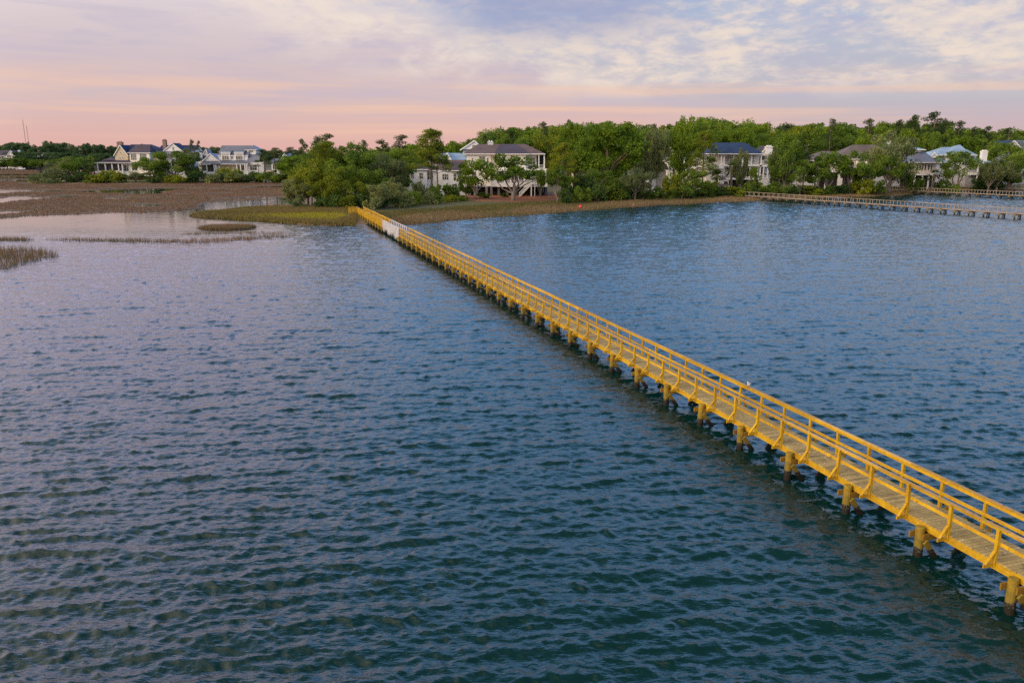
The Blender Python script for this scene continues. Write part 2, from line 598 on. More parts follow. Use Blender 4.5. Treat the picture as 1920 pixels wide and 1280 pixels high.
def wob(x, y):
    return 1.1 * np.sin(x * 0.31 + 1.7 * np.sin(y * 0.17)) + 0.8 * np.sin(y * 0.43 + x * 0.21 + 1.0) + 0.5 * np.sin(x * 0.9 - y * 0.5)


def ground_parts(x, y):
    wb = wob(x, y)
    dl = np.maximum(np.maximum(sdist(LAND_R, x, y), sdist(ISLAND, x, y)), sdist(FAR, x, y)) + wb * 0.55
    dm = np.maximum(sdist(MARSH, x, y), sdist(MARSH2, x, y)) + wb * 1.1
    dc = np.full(x.shape, -1e9)
    for c in CREEKS:
        dc = np.maximum(dc, sdist(c, x, y))
    dc = dc + 1.6 + wb * 0.5
    pool = np.sin(x * 0.16 + 2.1 * np.sin(y * 0.083)) + np.sin(y * 0.21 + 1.6 * np.sin(x * 0.061 + 1.0)) + 0.6 * np.sin(x * 0.41 + y * 0.13)
    dc = np.maximum(dc, np.where(y < 420, (pool - 1.72) * 4.0, -9.0))
    return dl, dm, dc


def ground_h(x, y, parts=None):
    x, y = np.asarray(x, float), np.asarray(y, float)
    dl, dm, dc = parts or ground_parts(x, y)
    land = -0.45 + 0.65 * sstep(dl, -2.0, 2.0) + 0.35 * sstep(dl, 3, 12) + 0.75 * sstep(dl, 10, 40) + 0.5 * sstep(dl, 40, 120)
    marsh = -0.45 + 0.60 * sstep(dm, -1.5, 1.5)
    marsh = np.where(dc > -1.5, np.minimum(marsh, 0.15 - 0.60 * sstep(dc, -1.5, 1.5)), marsh)
    return np.maximum(land, marsh)


def gz(x, y):
    return float(ground_h(np.array([x]), np.array([y]))[0])


LAWNS = [W([(745, 381), (790, 377), (800, 371), (740, 371)], 0.8), W([(828, 377), (870, 377), (872, 371), (830, 371)], 0.8)]
MULCH = W([(850, 378), (905, 380), (1000, 379), (1060, 374), (1050, 366), (860, 368)], 0.8)


def build_ground():
    xs = np.concatenate([-np.geomspace(5000, 280, 26)[:-1], np.arange(-280, 270, 1.6), np.geomspace(270, 5000, 26)])
    ys = np.concatenate([np.arange(-40, 84, 12.0), np.arange(84, 430, 1.6), np.geomspace(430, 6000, 60)])
    X, Y = np.meshgrid(xs, ys)
    parts = ground_parts(X, Y)
    Z = ground_h(X, Y, parts)
    dl, dm, dc = parts
    rng = np.random.default_rng(5)
    Z = Z + np.where(dl > 3, rng.normal(0, 0.05, X.shape), 0)
    col = np.zeros(X.shape + (3,))
    col[:] = (0.035, 0.030, 0.022)
    mud = (0.100, 0.068, 0.042)
    col[dm > -2] = mud
    fringe = dl > -2.5
    col[fringe] = (0.15, 0.105, 0.060)
    green = (dl > 8)
    col[green] = (0.085, 0.092, 0.026)
    col[(dl > 26)] = (0.085, 0.080, 0.028)
    for lw in LAWNS:
        col[inside(lw, X, Y)] = (0.13, 0.21, 0.014)
    col[inside(MULCH, X, Y)] = (0.25, 0.088, 0.036)
    nr, nc = X.shape
    V = np.stack([X, Y, Z], -1).reshape(-1, 3)
    idx = np.arange(nr * nc).reshape(nr, nc)
    F = np.stack([idx[:-1, :-1], idx[:-1, 1:], idx[1:, 1:], idx[1:, :-1]], -1).reshape(-1, 4)
    m, T, b = mat_new('ground')
    at_ = T.n('ShaderNodeVertexColor', layer_name='Col')
    g = T.n('ShaderNodeNewGeometry')
    f = T.noise(g.outputs['Position'], 0.7, 6, 0.65)
    f2 = T.noise(g.outputs['Position'], 0.09, 4, 0.6)
    k = T.m('ADD', T.m('MULTIPLY', f, 0.9), T.m('MULTIPLY', f2, 0.9))
    sc = T.n('ShaderNodeVectorMath', operation='SCALE')
    T.l(at_.outputs['Color'], sc.inputs[0])
    T.l(k, sc.inputs['Scale'])
    T.l(sc.outputs[0], b.inputs['Base Color'])
    b.inputs['Roughness'].default_value = 0.9
    o = link('ground', npmesh('ground', V, F, m, smooth=True, col=col.reshape(-1, 3)))
    tag(o, 'low ground of the marsh, the island and the wooded shore', 'ground', kind='structure')


build_ground()


# ------------------------------------------------------------------ timber walkways
def rail_post_mesh(name, mat, H, w=0.10):
    return MB().box(-w / 2, w / 2, -w / 2, w / 2, -0.20, H).me(name, mat)


def walkway(name, org, az, s0, s1, width, zd, RH, post_sp, post_ph, bent_sp, bent_ph, mats, label, cat, group=None, pile_r=0.145,
            gap=None, dense=None, max_posts=100, no_bents=(), posts_white=None, light=False):
    """raised walk: s runs along it, l across it (0 = side with positive camera view), z up. Parts are children of one Empty."""
    root = empty(name, (org[0], org[1], 0), -az)         # local +Y runs along the walk, +X across
    tag(root, label, cat, group)
    yw, dk, pm, bm = mats
    rng = random.Random(int(s1 * 10))

    def segs(a, b):
        if gap and a < gap[0] < b:
            return [(a, gap[0]), (gap[1], b)]
        return [(a, b)]
    # deck of single planks
    d = MB()
    y = s0
    while y < s1:
        j = rng.uniform(-0.012, 0.012)
        zz = zd + rng.uniform(-0.004, 0.004)
        d.box(-0.02 + j, width + 0.02 + j, y, y + 0.132, zz - 0.04, zz)
        y += 0.150
    d.build('deck', dk, root)
    for side, x in ((-1, 0.04), (1, width - 0.04)):
        st = MB()
        st.box(x - 0.025, x + 0.025, s0, s1, zd - (0.17 if light else 0.30), zd - 0.045)
        st.build('stringer', yw, root)
    st = MB().box(width / 2 - 0.03, width / 2 + 0.03, s0, s1, zd - 0.28, zd - 0.045).build('stringer', bm, root)
    for x, sg in ((0.0, -1), (width, 1)):
        for a, b in segs(s0, s1):
            h = MB()
            yy = a
            while yy < b - 0.01:                         # boards of about five metres butted end to end
                e = min(yy + 5.15, b)
                h.box(x - 0.075, x + 0.075, yy, e - 0.008, zd + RH - 0.042 + rng.uniform(-0.01, 0.004), zd + RH + rng.uniform(-0.008, 0.012))
                light or h.box(x - 0.030 - sg * 0.052, x + 0.012 - sg * 0.052, yy, e - 0.006, zd + RH - 0.14, zd + RH - 0.043)
                yy = e
            h.build('handrail', yw, root)
            if light:
                continue
            r = MB()
            yy = a
            while yy < b - 0.01:
                e = min(yy + 5.15, b)
                zz = zd + RH * 0.50 + rng.uniform(-0.008, 0.008)
                r.box(x - 0.020 - sg * 0.072, x + 0.020 - sg * 0.072, yy, e - 0.01, zz - 0.055, zz + 0.055)
                yy = e
            r.build('midrail', yw, root)
    # rail posts with their outrigger and knee brace
    pmesh = rail_post_mesh('post', yw, zd + RH - 0.044 - zd)
    kn = {}
    for sg in (-1, 1):
        k = MB()
        k.bar((sg * 0.36, 0, -0.10), (sg * 0.05, 0, 0.30), 0.045, 0.09, (0, 1, 0))
        k.box(min(sg * 0.05, sg * 0.42), max(sg * 0.05, sg * 0.42), -0.022, 0.022, -0.19, -0.07)
        kn[sg] = k.me('knee_brace', yw)
    st_list = []
    i = math.ceil((s0 - post_ph) / post_sp)
    while post_ph + i * post_sp < s1 - 0.05:
        st_list.append(post_ph + i * post_sp)
        i += 1
    rest = MB()
    cnt = 0
    for y in st_list:
        if gap and gap[0] - 0.3 < y < gap[1] + 0.3:
            continue
        for sg, x in ((-1, 0.0), (1, width)):
            if cnt < max_posts:
                p = link('post', pmesh, root)
                p.location = (x, y, zd)
                p.rotation_euler = (rng.uniform(-.025, .025), rng.uniform(-.025, .025), rng.uniform(-.06, .06))
                if not light:
                    link('knee_brace', kn[sg], p)
                cnt += 1
            else:
                rest.box(x - 0.05, x + 0.05, y - 0.05, y + 0.05, zd - 0.2, zd + RH - 0.044)
                rest.bar((x + sg * 0.36, y, zd - 0.10), (x + sg * 0.05, y, zd + 0.30), 0.045, 0.09, (0, 1, 0))
    if rest.v:
        ro = rest.build('post', yw, root)
        ro['kind'] = 'stuff'
    # bents: two piles, a pair of cap beams and two braces
    pil = MB()
    pil.tube([(0, 0, -1.2), (0, 0, -0.5), (0, 0, zd - 0.12), (0, 0, zd - 0.10)], [pile_r * 1.05, pile_r * 1.04, pile_r, pile_r * 0.93], 14)
    pilm = pil.me('pile', pm, smooth=False)
    capm = MB().box(-0.24, width + 0.24, -pile_r - 0.05, -pile_r, zd - 0.54, zd - 0.31).me('cap_beam', bm)
    capm2 = MB().box(-0.46, width + 0.40, -pile_r - 0.05, -pile_r, zd - 0.52, zd - 0.31).me('cap_beam', bm)
    brm = {}
    for sg in (-1, 1):
        x0 = -0.18 if sg < 0 else width + 0.18
        brm[sg] = MB().bar((x0, -pile_r - 0.09, zd - 0.55), (x0 - sg * 1.05, -pile_r - 0.09, zd - 1.95), 0.19, 0.07, (0, 1, 0)).me('brace', pm)
    i = math.ceil((s0 - bent_ph) / bent_sp)
    k = 0
    while bent_ph + i * bent_sp < s1 - 0.1:
        y = bent_ph + i * bent_sp
        i += 1
        if gap and gap[0] + 0.5 < y < gap[1] - 0.5:
            continue
        if k >= 50:
            break
        k += 1
        for sg in (-1, 1):
            x = -0.19 if sg < 0 else width + 0.19
            p = link('pile', pilm, root)
            p.location = (x, y, rng.uniform(-0.03, 0.03))
            p.rotation_euler = (rng.uniform(-.035, .035), rng.uniform(-.035, .035), rng.uniform(0, 3))
            b = link('brace', brm[sg], root)
            b.location = (0, y, 0)
        c = link('cap_beam', capm, root)
        c.location = (0, y, 0)
        c2 = link('cap_beam', capm2, root)
        c2.location = (0, y + 2 * pile_r + 0.05, 0)
    return root


WAZ, WX0, WW, WZD, WRH = -0.30667, 21.1158, 1.385, 1.177, 1.05
WEND = 177.6
walk = walkway('boardwalk', (WX0, 0), WAZ, 12.0, WEND, WW, WZD, WRH, 1.71747, 39.808, 3.43494, 25.233, (M['yellow'], M['deck'], M['pile'], M['beam']),
               'long yellow timber boardwalk on piles running across the water to the shore', 'boardwalk', gap=(125.5, 141.8))


def gangway():
    """the white repaired stretch of the walk and the picketed landing beyond it"""
    g0, g1 = 125.5, 141.8
    for x, a, b in ((0.0, g0, g1), (WW, g0 + 1.0, g1 + 0.8)):
        MB().box(x - 0.05, x + 0.05, a, b, WZD + WRH - 0.06, WZD + WRH + 0.01).build('white_handrail', M['gangway_paint'], walk)
    rng = random.Random(4)
    y = g0 + 0.35
    i = 0
    while y < g1 - 0.8:
        w = 0.42
        zb = 0.35 + rng.uniform(-0.15, 0.45)
        MB().add([(-0.09, y, zb + 0.35), (-0.09, y + w, zb - 0.15), (-0.09, y + w, WZD + WRH - 0.08), (-0.09, y, WZD + WRH - 0.08),
                  (-0.045, y, zb + 0.35), (-0.045, y + w, zb - 0.15), (-0.045, y + w, WZD + WRH - 0.08), (-0.045, y, WZD + WRH - 0.08)],
                 [(0, 1, 2, 3), (7, 6, 5, 4), (0, 4, 5, 1), (1, 5, 6, 2), (2, 6, 7, 3), (3, 7, 4, 0)]).build('white_panel', M['gangway_paint'], walk)
        y += w + 0.30
    y = g0 + 1.4
    while y < g1 + 0.6:
        MB().box(WW - 0.03, WW + 0.03, y, y + 0.55, WZD, WZD + WRH - 0.07).build('white_picket', M['gangway_paint'], walk)
        y += 1.72
    # pickets of the landing stretch, one panel to a bay
    for x in (-0.02, WW + 0.02):
        y = g1 + (0.1 if x < 0 else 1.0)
        while y < WEND - 0.3:
            p = MB()
            q = y + 0.12
            while q < min(y + 1.68, WEND):
                p.box(x - 0.02, x + 0.02, q, q + 0.11, WZD - 0.05, WZD + WRH - 0.15)
                q += 0.20
            p.build('picket_panel', M['yellow'], walk)
            y += 1.71747
    # short landing turning off to the left
    d = MB()
    for k in range(12):
        d.box(-1.8 + k * 0.15, -1.8 + k * 0.15 + 0.138, WEND - 1.5, WEND, WZD - 0.04, WZD)
    d.build('landing_deck', M['deck'], walk)
    for y in (WEND - 1.5, WEND):
        p = MB().box(-1.8, 0.0, y - 0.07, y + 0.07, WZD + WRH - 0.042, WZD + WRH)
        p.box(-1.8, 0.0, y - 0.02, y + 0.02, WZD - 0.25, WZD - 0.045)
        q = -1.7
        while q < -0.1:
            p.box(q, q + 0.12, y - 0.02, y + 0.02, WZD - 0.05, WZD + WRH - 0.05)
            q += 0.2
        p.build('landing_rail', M['yellow'], walk)
    for q in (-1.6,):
        MB().tube([(q, WEND - 0.75, -1), (q, WEND - 0.75, WZD - 0.05)], 0.15, 10).build('pile', M['pile'], walk)


gangway()


def side_dock(a, b, extra, label, width=1.4, zd=1.10, RH=1.0):
    """weathered dock through the two plan points a (shore end) and b, carried on by extra metres"""
    a, b = np.array(a), np.array(b)
    v = b - a
    L = np.hypot(*v)
    az = math.atan2(v[0], v[1])
    return walkway('side_dock', a, az, 0.0, L + extra, width, zd, RH, 2.0, 0.3, 3.4, 1.2, (M['weathered'], M['weathered'], M['weathered_pile'], M['weathered']),
                   label, 'dock', 'private docks off the right hand shore', pile_r=0.15, max_posts=100, light=True)


side_dock(at(1386, 358.5, 2.1)[:2], at(1920, 390.6, 2.1)[:2], 16, 'longest weathered brown dock, the nearest of the three off the wooded shore')
side_dock(at(1660, 349, 2.1)[:2], at(1920, 359.7, 2.1)[:2], 16, 'middle weathered dock, starting at the oaks behind the nearest brown dock')
side_dock(at(1782, 344.6, 2.1)[:2], at(1920, 348, 2.1)[:2], 14, 'farthest low weathered dock, in front of the pale blue roofed house')


# ------------------------------------------------------------------ marsh grass and reeds (uncountable)
def scatter(polys, n, rng, avoid=(), margin=0.0, jitter=True):
    out = []
    for poly in polys:
        P = np.array(poly)
        lo, hi = P.min(0), P.max(0)
        want = n
        got = []
        tries = 0
        while want > 0 and tries < 60:
            tries += 1
            x = rng.uniform(lo[0], hi[0], 4 * n)
            y = rng.uniform(lo[1], hi[1], 4 * n)
            k = inside(poly, x, y)
            for a in avoid:
                k &= ~inside(a, x, y)
            got.append(np.stack([x[k], y[k]], 1)[:want])
            want -= len(got[-1])
        out.append(np.concatenate(got))
    return np.concatenate(out)


def grass(name, xy, zb, hmin, hmax, w, cols, rng, label, blades=3, parent=None, cat='marsh grass', spread=0.3):
    """tufts of upright blades"""
    n = len(xy)
    xy = np.repeat(xy, blades, 0) + rng.normal(0, spread, (n * blades, 2))
    zb = np.repeat(zb, blades)
    N = len(xy)
    a = rng.uniform(0, math.pi, N)
    h = rng.uniform(hmin, hmax, N)
    lean = rng.normal(0, 0.16, (N, 2)) * h[:, None]
    dx, dy = np.cos(a) * w / 2, np.sin(a) * w / 2
    V = np.empty((N, 3, 3), np.float32)
    V[:, 0] = np.stack([xy[:, 0] - dx, xy[:, 1] - dy, zb - 0.1], 1)
    V[:, 1] = np.stack([xy[:, 0] + dx, xy[:, 1] + dy, zb - 0.1], 1)
    V[:, 2] = np.stack([xy[:, 0] + lean[:, 0], xy[:, 1] + lean[:, 1], zb + h], 1)
    cols = np.array(cols)
    # patches of slightly different colour
    pn = np.sin(xy[:, 0] * 0.09 + 2 * np.sin(xy[:, 1] * 0.05)) * 0.5 + np.sin(xy[:, 1] * 0.19 + xy[:, 0] * 0.07) * 0.45 + rng.normal(0, 0.26, N)
    ci = np.clip(((pn + 1.2) / 2.4 * len(cols)).astype(int), 0, len(cols) - 1)
    c = cols[ci] * rng.uniform(0.85, 1.15, (N, 1))
    F = np.arange(N * 3).reshape(N, 3)
    o = link(name, npmesh(name, V.reshape(-1, 3), F, M['grass'], col=np.repeat(c, 3, 0)), parent)
    tag(o, label, cat, kind='stuff')
    return o


def mat_vcol(name, rough=0.85, transl=0.25):
    m, T, b = mat_new(name)
    a = T.n('ShaderNodeVertexColor', layer_name='Col')
    T.l(a.outputs['Color'], b.inputs['Base Color'])
    b.inputs['Roughness'].default_value = rough
    b.inputs['Specular IOR Level'].default_value = 0.1
    tr = T.n('ShaderNodeBsdfTranslucent')
    T.l(a.outputs['Color'], tr.inputs[0])
    mx = T.n('ShaderNodeMixShader')
    mx.inputs[0].default_value = transl
    T.l(b.outputs[0], mx.inputs[1])
    T.l(tr.outputs[0], mx.inputs[2])
    o = [n for n in T.t.nodes if n.type == 'OUTPUT_MATERIAL'][0]
    T.l(mx.outputs[0], o.inputs[0])
    return m


M['grass'] = mat_vcol('grass_blades')


def build_grass():
    rng = np.random.default_rng(12)
    BR = [(0.205, 0.120, 0.080), (0.172, 0.108, 0.064), (0.225, 0.134, 0.090), (0.150, 0.110, 0.056), (0.25, 0.155, 0.108)]
    TAN = [(0.22, 0.158, 0.085), (0.28, 0.195, 0.11), (0.18, 0.138, 0.068), (0.24, 0.158, 0.095), (0.15, 0.13, 0.052)]
    OL = [(0.17, 0.145, 0.042), (0.205, 0.15, 0.06), (0.14, 0.125, 0.036), (0.24, 0.165, 0.08)]
    YG = [(0.32, 0.29, 0.028), (0.27, 0.255, 0.030), (0.36, 0.28, 0.04), (0.23, 0.22, 0.032)]
    xy = scatter([MARSH], 90000, rng)
    p = ground_parts(xy[:, 0], xy[:, 1])
    k = (p[1] > 0.3) & (p[2] < -1.6) & (p[0] < 1)
    xy = xy[k]
    grass('marsh_grass', xy, ground_h(xy[:, 0], xy[:, 1]), 0.14, 0.42, 0.20, BR, rng, 'brown winter marsh grass on the flats in front of the beige and white houses', 2)
    xy = scatter([MARSH2], 24000, rng)
    p = ground_parts(xy[:, 0], xy[:, 1])
    xy = xy[(p[1] > 0.3) & (p[2] < -0.7)]
    grass('marsh_grass', xy, ground_h(xy[:, 0], xy[:, 1]), 0.1, 0.35, 0.4, BR, rng, 'far brown marsh grass between the pale creeks below the white boat', 2)
    # tan fringe along the mainland shore: points within a band of the outline
    S = np.array(SHORE)
    seg = rng.integers(0, len(S) - 1, 90000)
    ln = np.hypot(*(S[1:] - S[:-1]).T)
    seg = rng.choice(len(S) - 1, 120000, p=ln / ln.sum())
    t = rng.uniform(0, 1, (len(seg), 1))
    q = S[seg] * (1 - t) + S[seg + 1] * t
    nrm = (S[seg + 1] - S[seg])
    nrm = np.stack([-nrm[:, 1], nrm[:, 0]], 1) / np.hypot(*nrm.T)[:, None]
    q = q + nrm * rng.uniform(-2.5, 24, (len(q), 1)) + rng.normal(0, 0.6, q.shape)
    p = ground_parts(q[:, 0], q[:, 1])
    k = (p[0] > -2.2) & (p[0] < 22) & ~((q[:, 0] > -36) & (q[:, 0] < -26) & (q[:, 1] < 168)) & (rng.random(len(q)) < sstep(p[0], -2.5, 1.5) + 0.08) & ~inside(MULCH, q[:, 0], q[:, 1])
    q, d0 = q[k], p[0][k]
    east = q[:, 0] >= -30
    q, d0 = q[east], d0[east]
    lim = 8.0 + 2.6 * np.sin(q[:, 0] * 0.23 + 1.3 * np.sin(q[:, 0] * 0.09)) + rng.normal(0, 1.2, len(q))
    tanz = d0 < lim
    e = q[tanz]
    grass('shore_grass', e, ground_h(e[:, 0], e[:, 1]), 0.15, 0.75, 0.13, TAN, rng, 'tan dry grass fringe along the wooded shore right of the yellow boardwalk', 2)
    e = q[~tanz]
    LG = [(0.12, 0.115, 0.035), (0.16, 0.13, 0.050), (0.095, 0.10, 0.030), (0.18, 0.125, 0.065), (0.12, 0.14, 0.024)]
    grass('bank_grass', e, ground_h(e[:, 0], e[:, 1]), 0.12, 0.45, 0.16, LG, rng, 'green grass and weeds on the bank between the tan fringe and the houses', 2)
    PEN = W([(358, 404.5), (376, 407.5), (430, 410), (500, 416), (560, 420), (610, 423), (665, 423.5), (668, 398), (600, 396), (540, 392), (520, 389), (470, 392), (420, 396), (385, 400)])
    e = scatter([PEN], 34000, rng)
    dist = ground_parts(e[:, 0], e[:, 1])[0]
    k = dist > -0.6
    e, dist = e[k], dist[k]
    GREENB = W([(420, 405.5), (470, 406), (540, 406), (600, 405), (655, 408), (655, 414), (620, 418), (560, 416.5), (500, 412.5), (440, 408.5)])
    gsel = inside(GREENB, e[:, 0], e[:, 1] + rng.normal(0, 2.2, len(e))) & (rng.random(len(e)) < 0.96)
    grass('shore_grass', e[~gsel], ground_h(e[~gsel, 0], e[~gsel, 1]), 0.35, 0.8, 0.17, OL, rng, 'olive brown grass on the low point left of the boardwalk end', 2)
    grass('shore_grass', e[gsel], ground_h(e[gsel, 0], e[gsel, 1]), 0.25, 0.5, 0.17, YG, rng, 'bright yellow green grass band on the low point left of the boardwalk', 3)
    # reeds standing in the water, left
    RD = [(0.16, 0.12, 0.055), (0.21, 0.14, 0.08), (0.12, 0.10, 0.045), (0.25, 0.16, 0.11)]
    for pts, n, h, lab in (([(-60, 451.5), (40, 451.5), (66, 450.2), (40, 448), (-60, 449.5)], 260, (0.25, 0.8), 'short low strip of brown reeds standing in the calm water, at the left edge'),
                           ([(74, 449.5), (120, 452), (200, 454), (300, 455.5), (380, 456), (500, 448), (575, 441.5), (480, 443.5), (380, 449.5), (300, 450.5), (200, 449), (120, 448)], 900, (0.2, 0.7),
                            'long thin strip of brown reeds across the calm water'),
                           ([(-70, 508), (20, 503), (60, 491), (112, 480), (90, 473), (40, 468), (-70, 467)], 800, (0.4, 1.2), 'nearest clump of tall brown reeds, on the left'),
                           ([(371, 428), (395, 430.8), (430, 431.5), (464, 429.5), (481, 426), (464, 424), (430, 424), (395, 425)], 3400, (0.3, 0.75), 'small oval islet of olive brown reeds off the grassy point'),
                           ([(335, 441), (420, 439), (520, 440.5), (540, 436), (440, 434), (350, 437)], 260, (0.2, 0.5), 'sparse reed tips breaking the water beyond the long reed strip')):
        poly = W(pts)
        xy = scatter([poly], n, rng)
        grass('reeds', xy, np.full(len(xy), -0.05), h[0], h[1], 0.055, RD, rng, lab, 4, cat='reeds', spread=0.22)


build_grass()


# ------------------------------------------------------------------ trees
def leaf_mat(name, c, hue=0.0, transl=0.42):
    """foliage: colour varies from clump to clump and tree to tree"""
    m, T, b = mat_new(name)
    tc = T.n('ShaderNodeTexCoord')
    oi = T.n('ShaderNodeObjectInfo')
    f = T.noise(tc.outputs['Object'], 0.42, 3, 0.6)
    f2 = T.noise(tc.outputs['Object'], 2.6, 2, 0.5)
    v = T.m('ADD', T.sm(f, 0.32, 0.68, 0.0, 0.62), T.m('ADD', T.m('MULTIPLY', f2, 0.55), T.m('MULTIPLY', T.m('SUBTRACT', oi.outputs['Random'], 0.5), 0.34)))
    dark = tuple(x * k for x, k in zip(c, (0.50, 0.58, 0.62)))
    lite = (c[0] * 1.65 + 0.012, c[1] * 1.45 + 0.008, c[2] * 1.15)
    col = T.ramp(v, [(0.15, dark), (0.5, c), (0.95, lite)])
    T.l(col, b.inputs['Base Color'])
    b.inputs['Roughness'].default_value = 0.75
    b.inputs['Specular IOR Level'].default_value = 0.12
    tr = T.n('ShaderNodeBsdfTranslucent')
    T.l(col, tr.inputs[0])
    mx = T.n('ShaderNodeMixShader')
    mx.inputs[0].default_value = transl
    T.l(b.outputs[0], mx.inputs[1])
    T.l(tr.outputs[0], mx.inputs[2])
    o = [n for n in T.t.nodes if n.type == 'OUTPUT_MATERIAL'][0]
    T.l(mx.outputs[0], o.inputs[0])
    return m


LEAF = {'oak': leaf_mat('oak_leaves', (0.104, 0.172, 0.024)),
        'bright': leaf_mat('bright_leaves', (0.114, 0.190, 0.018)),
        'olive': leaf_mat('olive_leaves', (0.150, 0.190, 0.018)),
        'pine': leaf_mat('pine_needles', (0.060, 0.094, 0.028)),
        'grey': leaf_mat('grey_green_leaves', (0.150, 0.185, 0.075)),
        'dark': leaf_mat('dark_leaves', (0.060, 0.108, 0.028)),
        'palm': leaf_mat('palm_leaves', (0.075, 0.110, 0.030)),
        'far': leaf_mat('far_leaves', (0.062, 0.115, 0.050))}
BARK = {'brown': mat_rough('bark_brown', (0.165, 0.115, 0.080), (0.085, 0.060, 0.042), 3.0, 0.9, (1, 1, 0.35), 0.03),
        'grey': mat_rough('bark_grey', (0.235, 0.195, 0.165), (0.13, 0.105, 0.085), 3.0, 0.9, (1, 1, 0.35), 0.03)}


def leaf_quads(rng, cen, size, flat=0.0, elong=1.5):
    """one leaf spray (a four-sided face) per centre"""
    n = len(cen)
    nr = rng.normal(0, 1, (n, 3))
    nr[:, 2] = np.abs(nr[:, 2]) + flat
    nr /= np.linalg.norm(nr, axis=1)[:, None]
    t = rng.normal(0, 1, (n, 3))
    t -= nr * (t * nr).sum(1)[:, None]
    t /= np.linalg.norm(t, axis=1)[:, None] + 1e-9
    s = np.cross(nr, t)
    L = size * rng.uniform(0.6, 1.3, (n, 1))
    wv = L / elong
    V = np.empty((n, 4, 3), np.float32)
    V[:, 0] = cen - t * L * 0.5
    V[:, 1] = cen + s * wv * 0.5 + t * L * 0.08
    V[:, 2] = cen + t * L * 0.5 + nr * L * 0.06
    V[:, 3] = cen - s * wv * 0.5 + t * L * 0.02
    return V.reshape(-1, 3), np.arange(n * 4).reshape(n, 4)


def blob_pts(rng, blobs):
    """points filling clumps (cx,cy,cz,rx,ry,rz,n), denser near their skin, ragged"""
    out = []
    for cx, cy, cz, rx, ry, rz, n in blobs:
        d = rng.normal(0, 1, (n, 3))
        d /= np.linalg.norm(d, axis=1)[:, None]
        r = rng.uniform(0.25, 1.0, (n, 1)) ** 0.5 * rng.uniform(0.8, 1.16, (n, 1))
        out.append(np.array([cx, cy, cz]) + d * r * np.array([rx, ry, rz]))
    return np.concatenate(out)


def crown_blobs(rng, w, h, z0, nb, rb, n, flat=0.7, lean=(0, 0), shell=0.75):
    """clumps spread through an ellipsoid of width w and height h that starts at z0"""
    B = []
    for i in range(nb):
        while True:
            p = rng.uniform(-1, 1, 3)
            q = np.linalg.norm(p)
            if q < 1 and (q > shell * 0.55 or rng.random() < 0.3):
                break
        k = 1.0 if p[2] > -0.2 else 0.85
        r = rb * rng.uniform(0.65, 1.25)
        B.append((p[0] * w / 2 * k + lean[0] * p[2], p[1] * w / 2 * k + lean[1] * p[2], z0 + h * (p[2] + 1) / 2, r, r, r * flat, int(n * rng.uniform(0.7, 1.3))))
    return B


def limbs(rng, mb, base, targets, r0, bend=0.25, n=6):
    """boughs from base to each target"""
    for t in targets:
        a, b = np.array(base, float), np.array(t, float)
        m1 = a * 0.6 + b * 0.4 + rng.normal(0, 1, 3) * np.linalg.norm(b - a) * bend * 0.35
        m1[2] += 0.05 * np.linalg.norm(b - a)
        mb.tube([a, m1, b], [r0, r0 * 0.65, r0 * 0.18], n, cap=False)


PROTO = {}


def proto(kind, var, seed, blobs, trunk_mb, leaf, bark, size, flat=0.0, elong=1.5):
    rng = np.random.default_rng(seed)
    P = blob_pts(rng, blobs)
    V, F = leaf_quads(rng, P, size, flat, elong)
    cm = npmesh(kind + '_crown', V, F, LEAF[leaf])
    tm = trunk_mb.me(kind + '_trunk', BARK[bark], True) if trunk_mb and trunk_mb.v else None
    H = float(np.percentile(V[:, 2], 99.6))
    Wd = float(np.percentile(V[:, 0], 99.3) - np.percentile(V[:, 0], 0.7))
    PROTO.setdefault(kind, []).append((cm, tm, H, Wd))


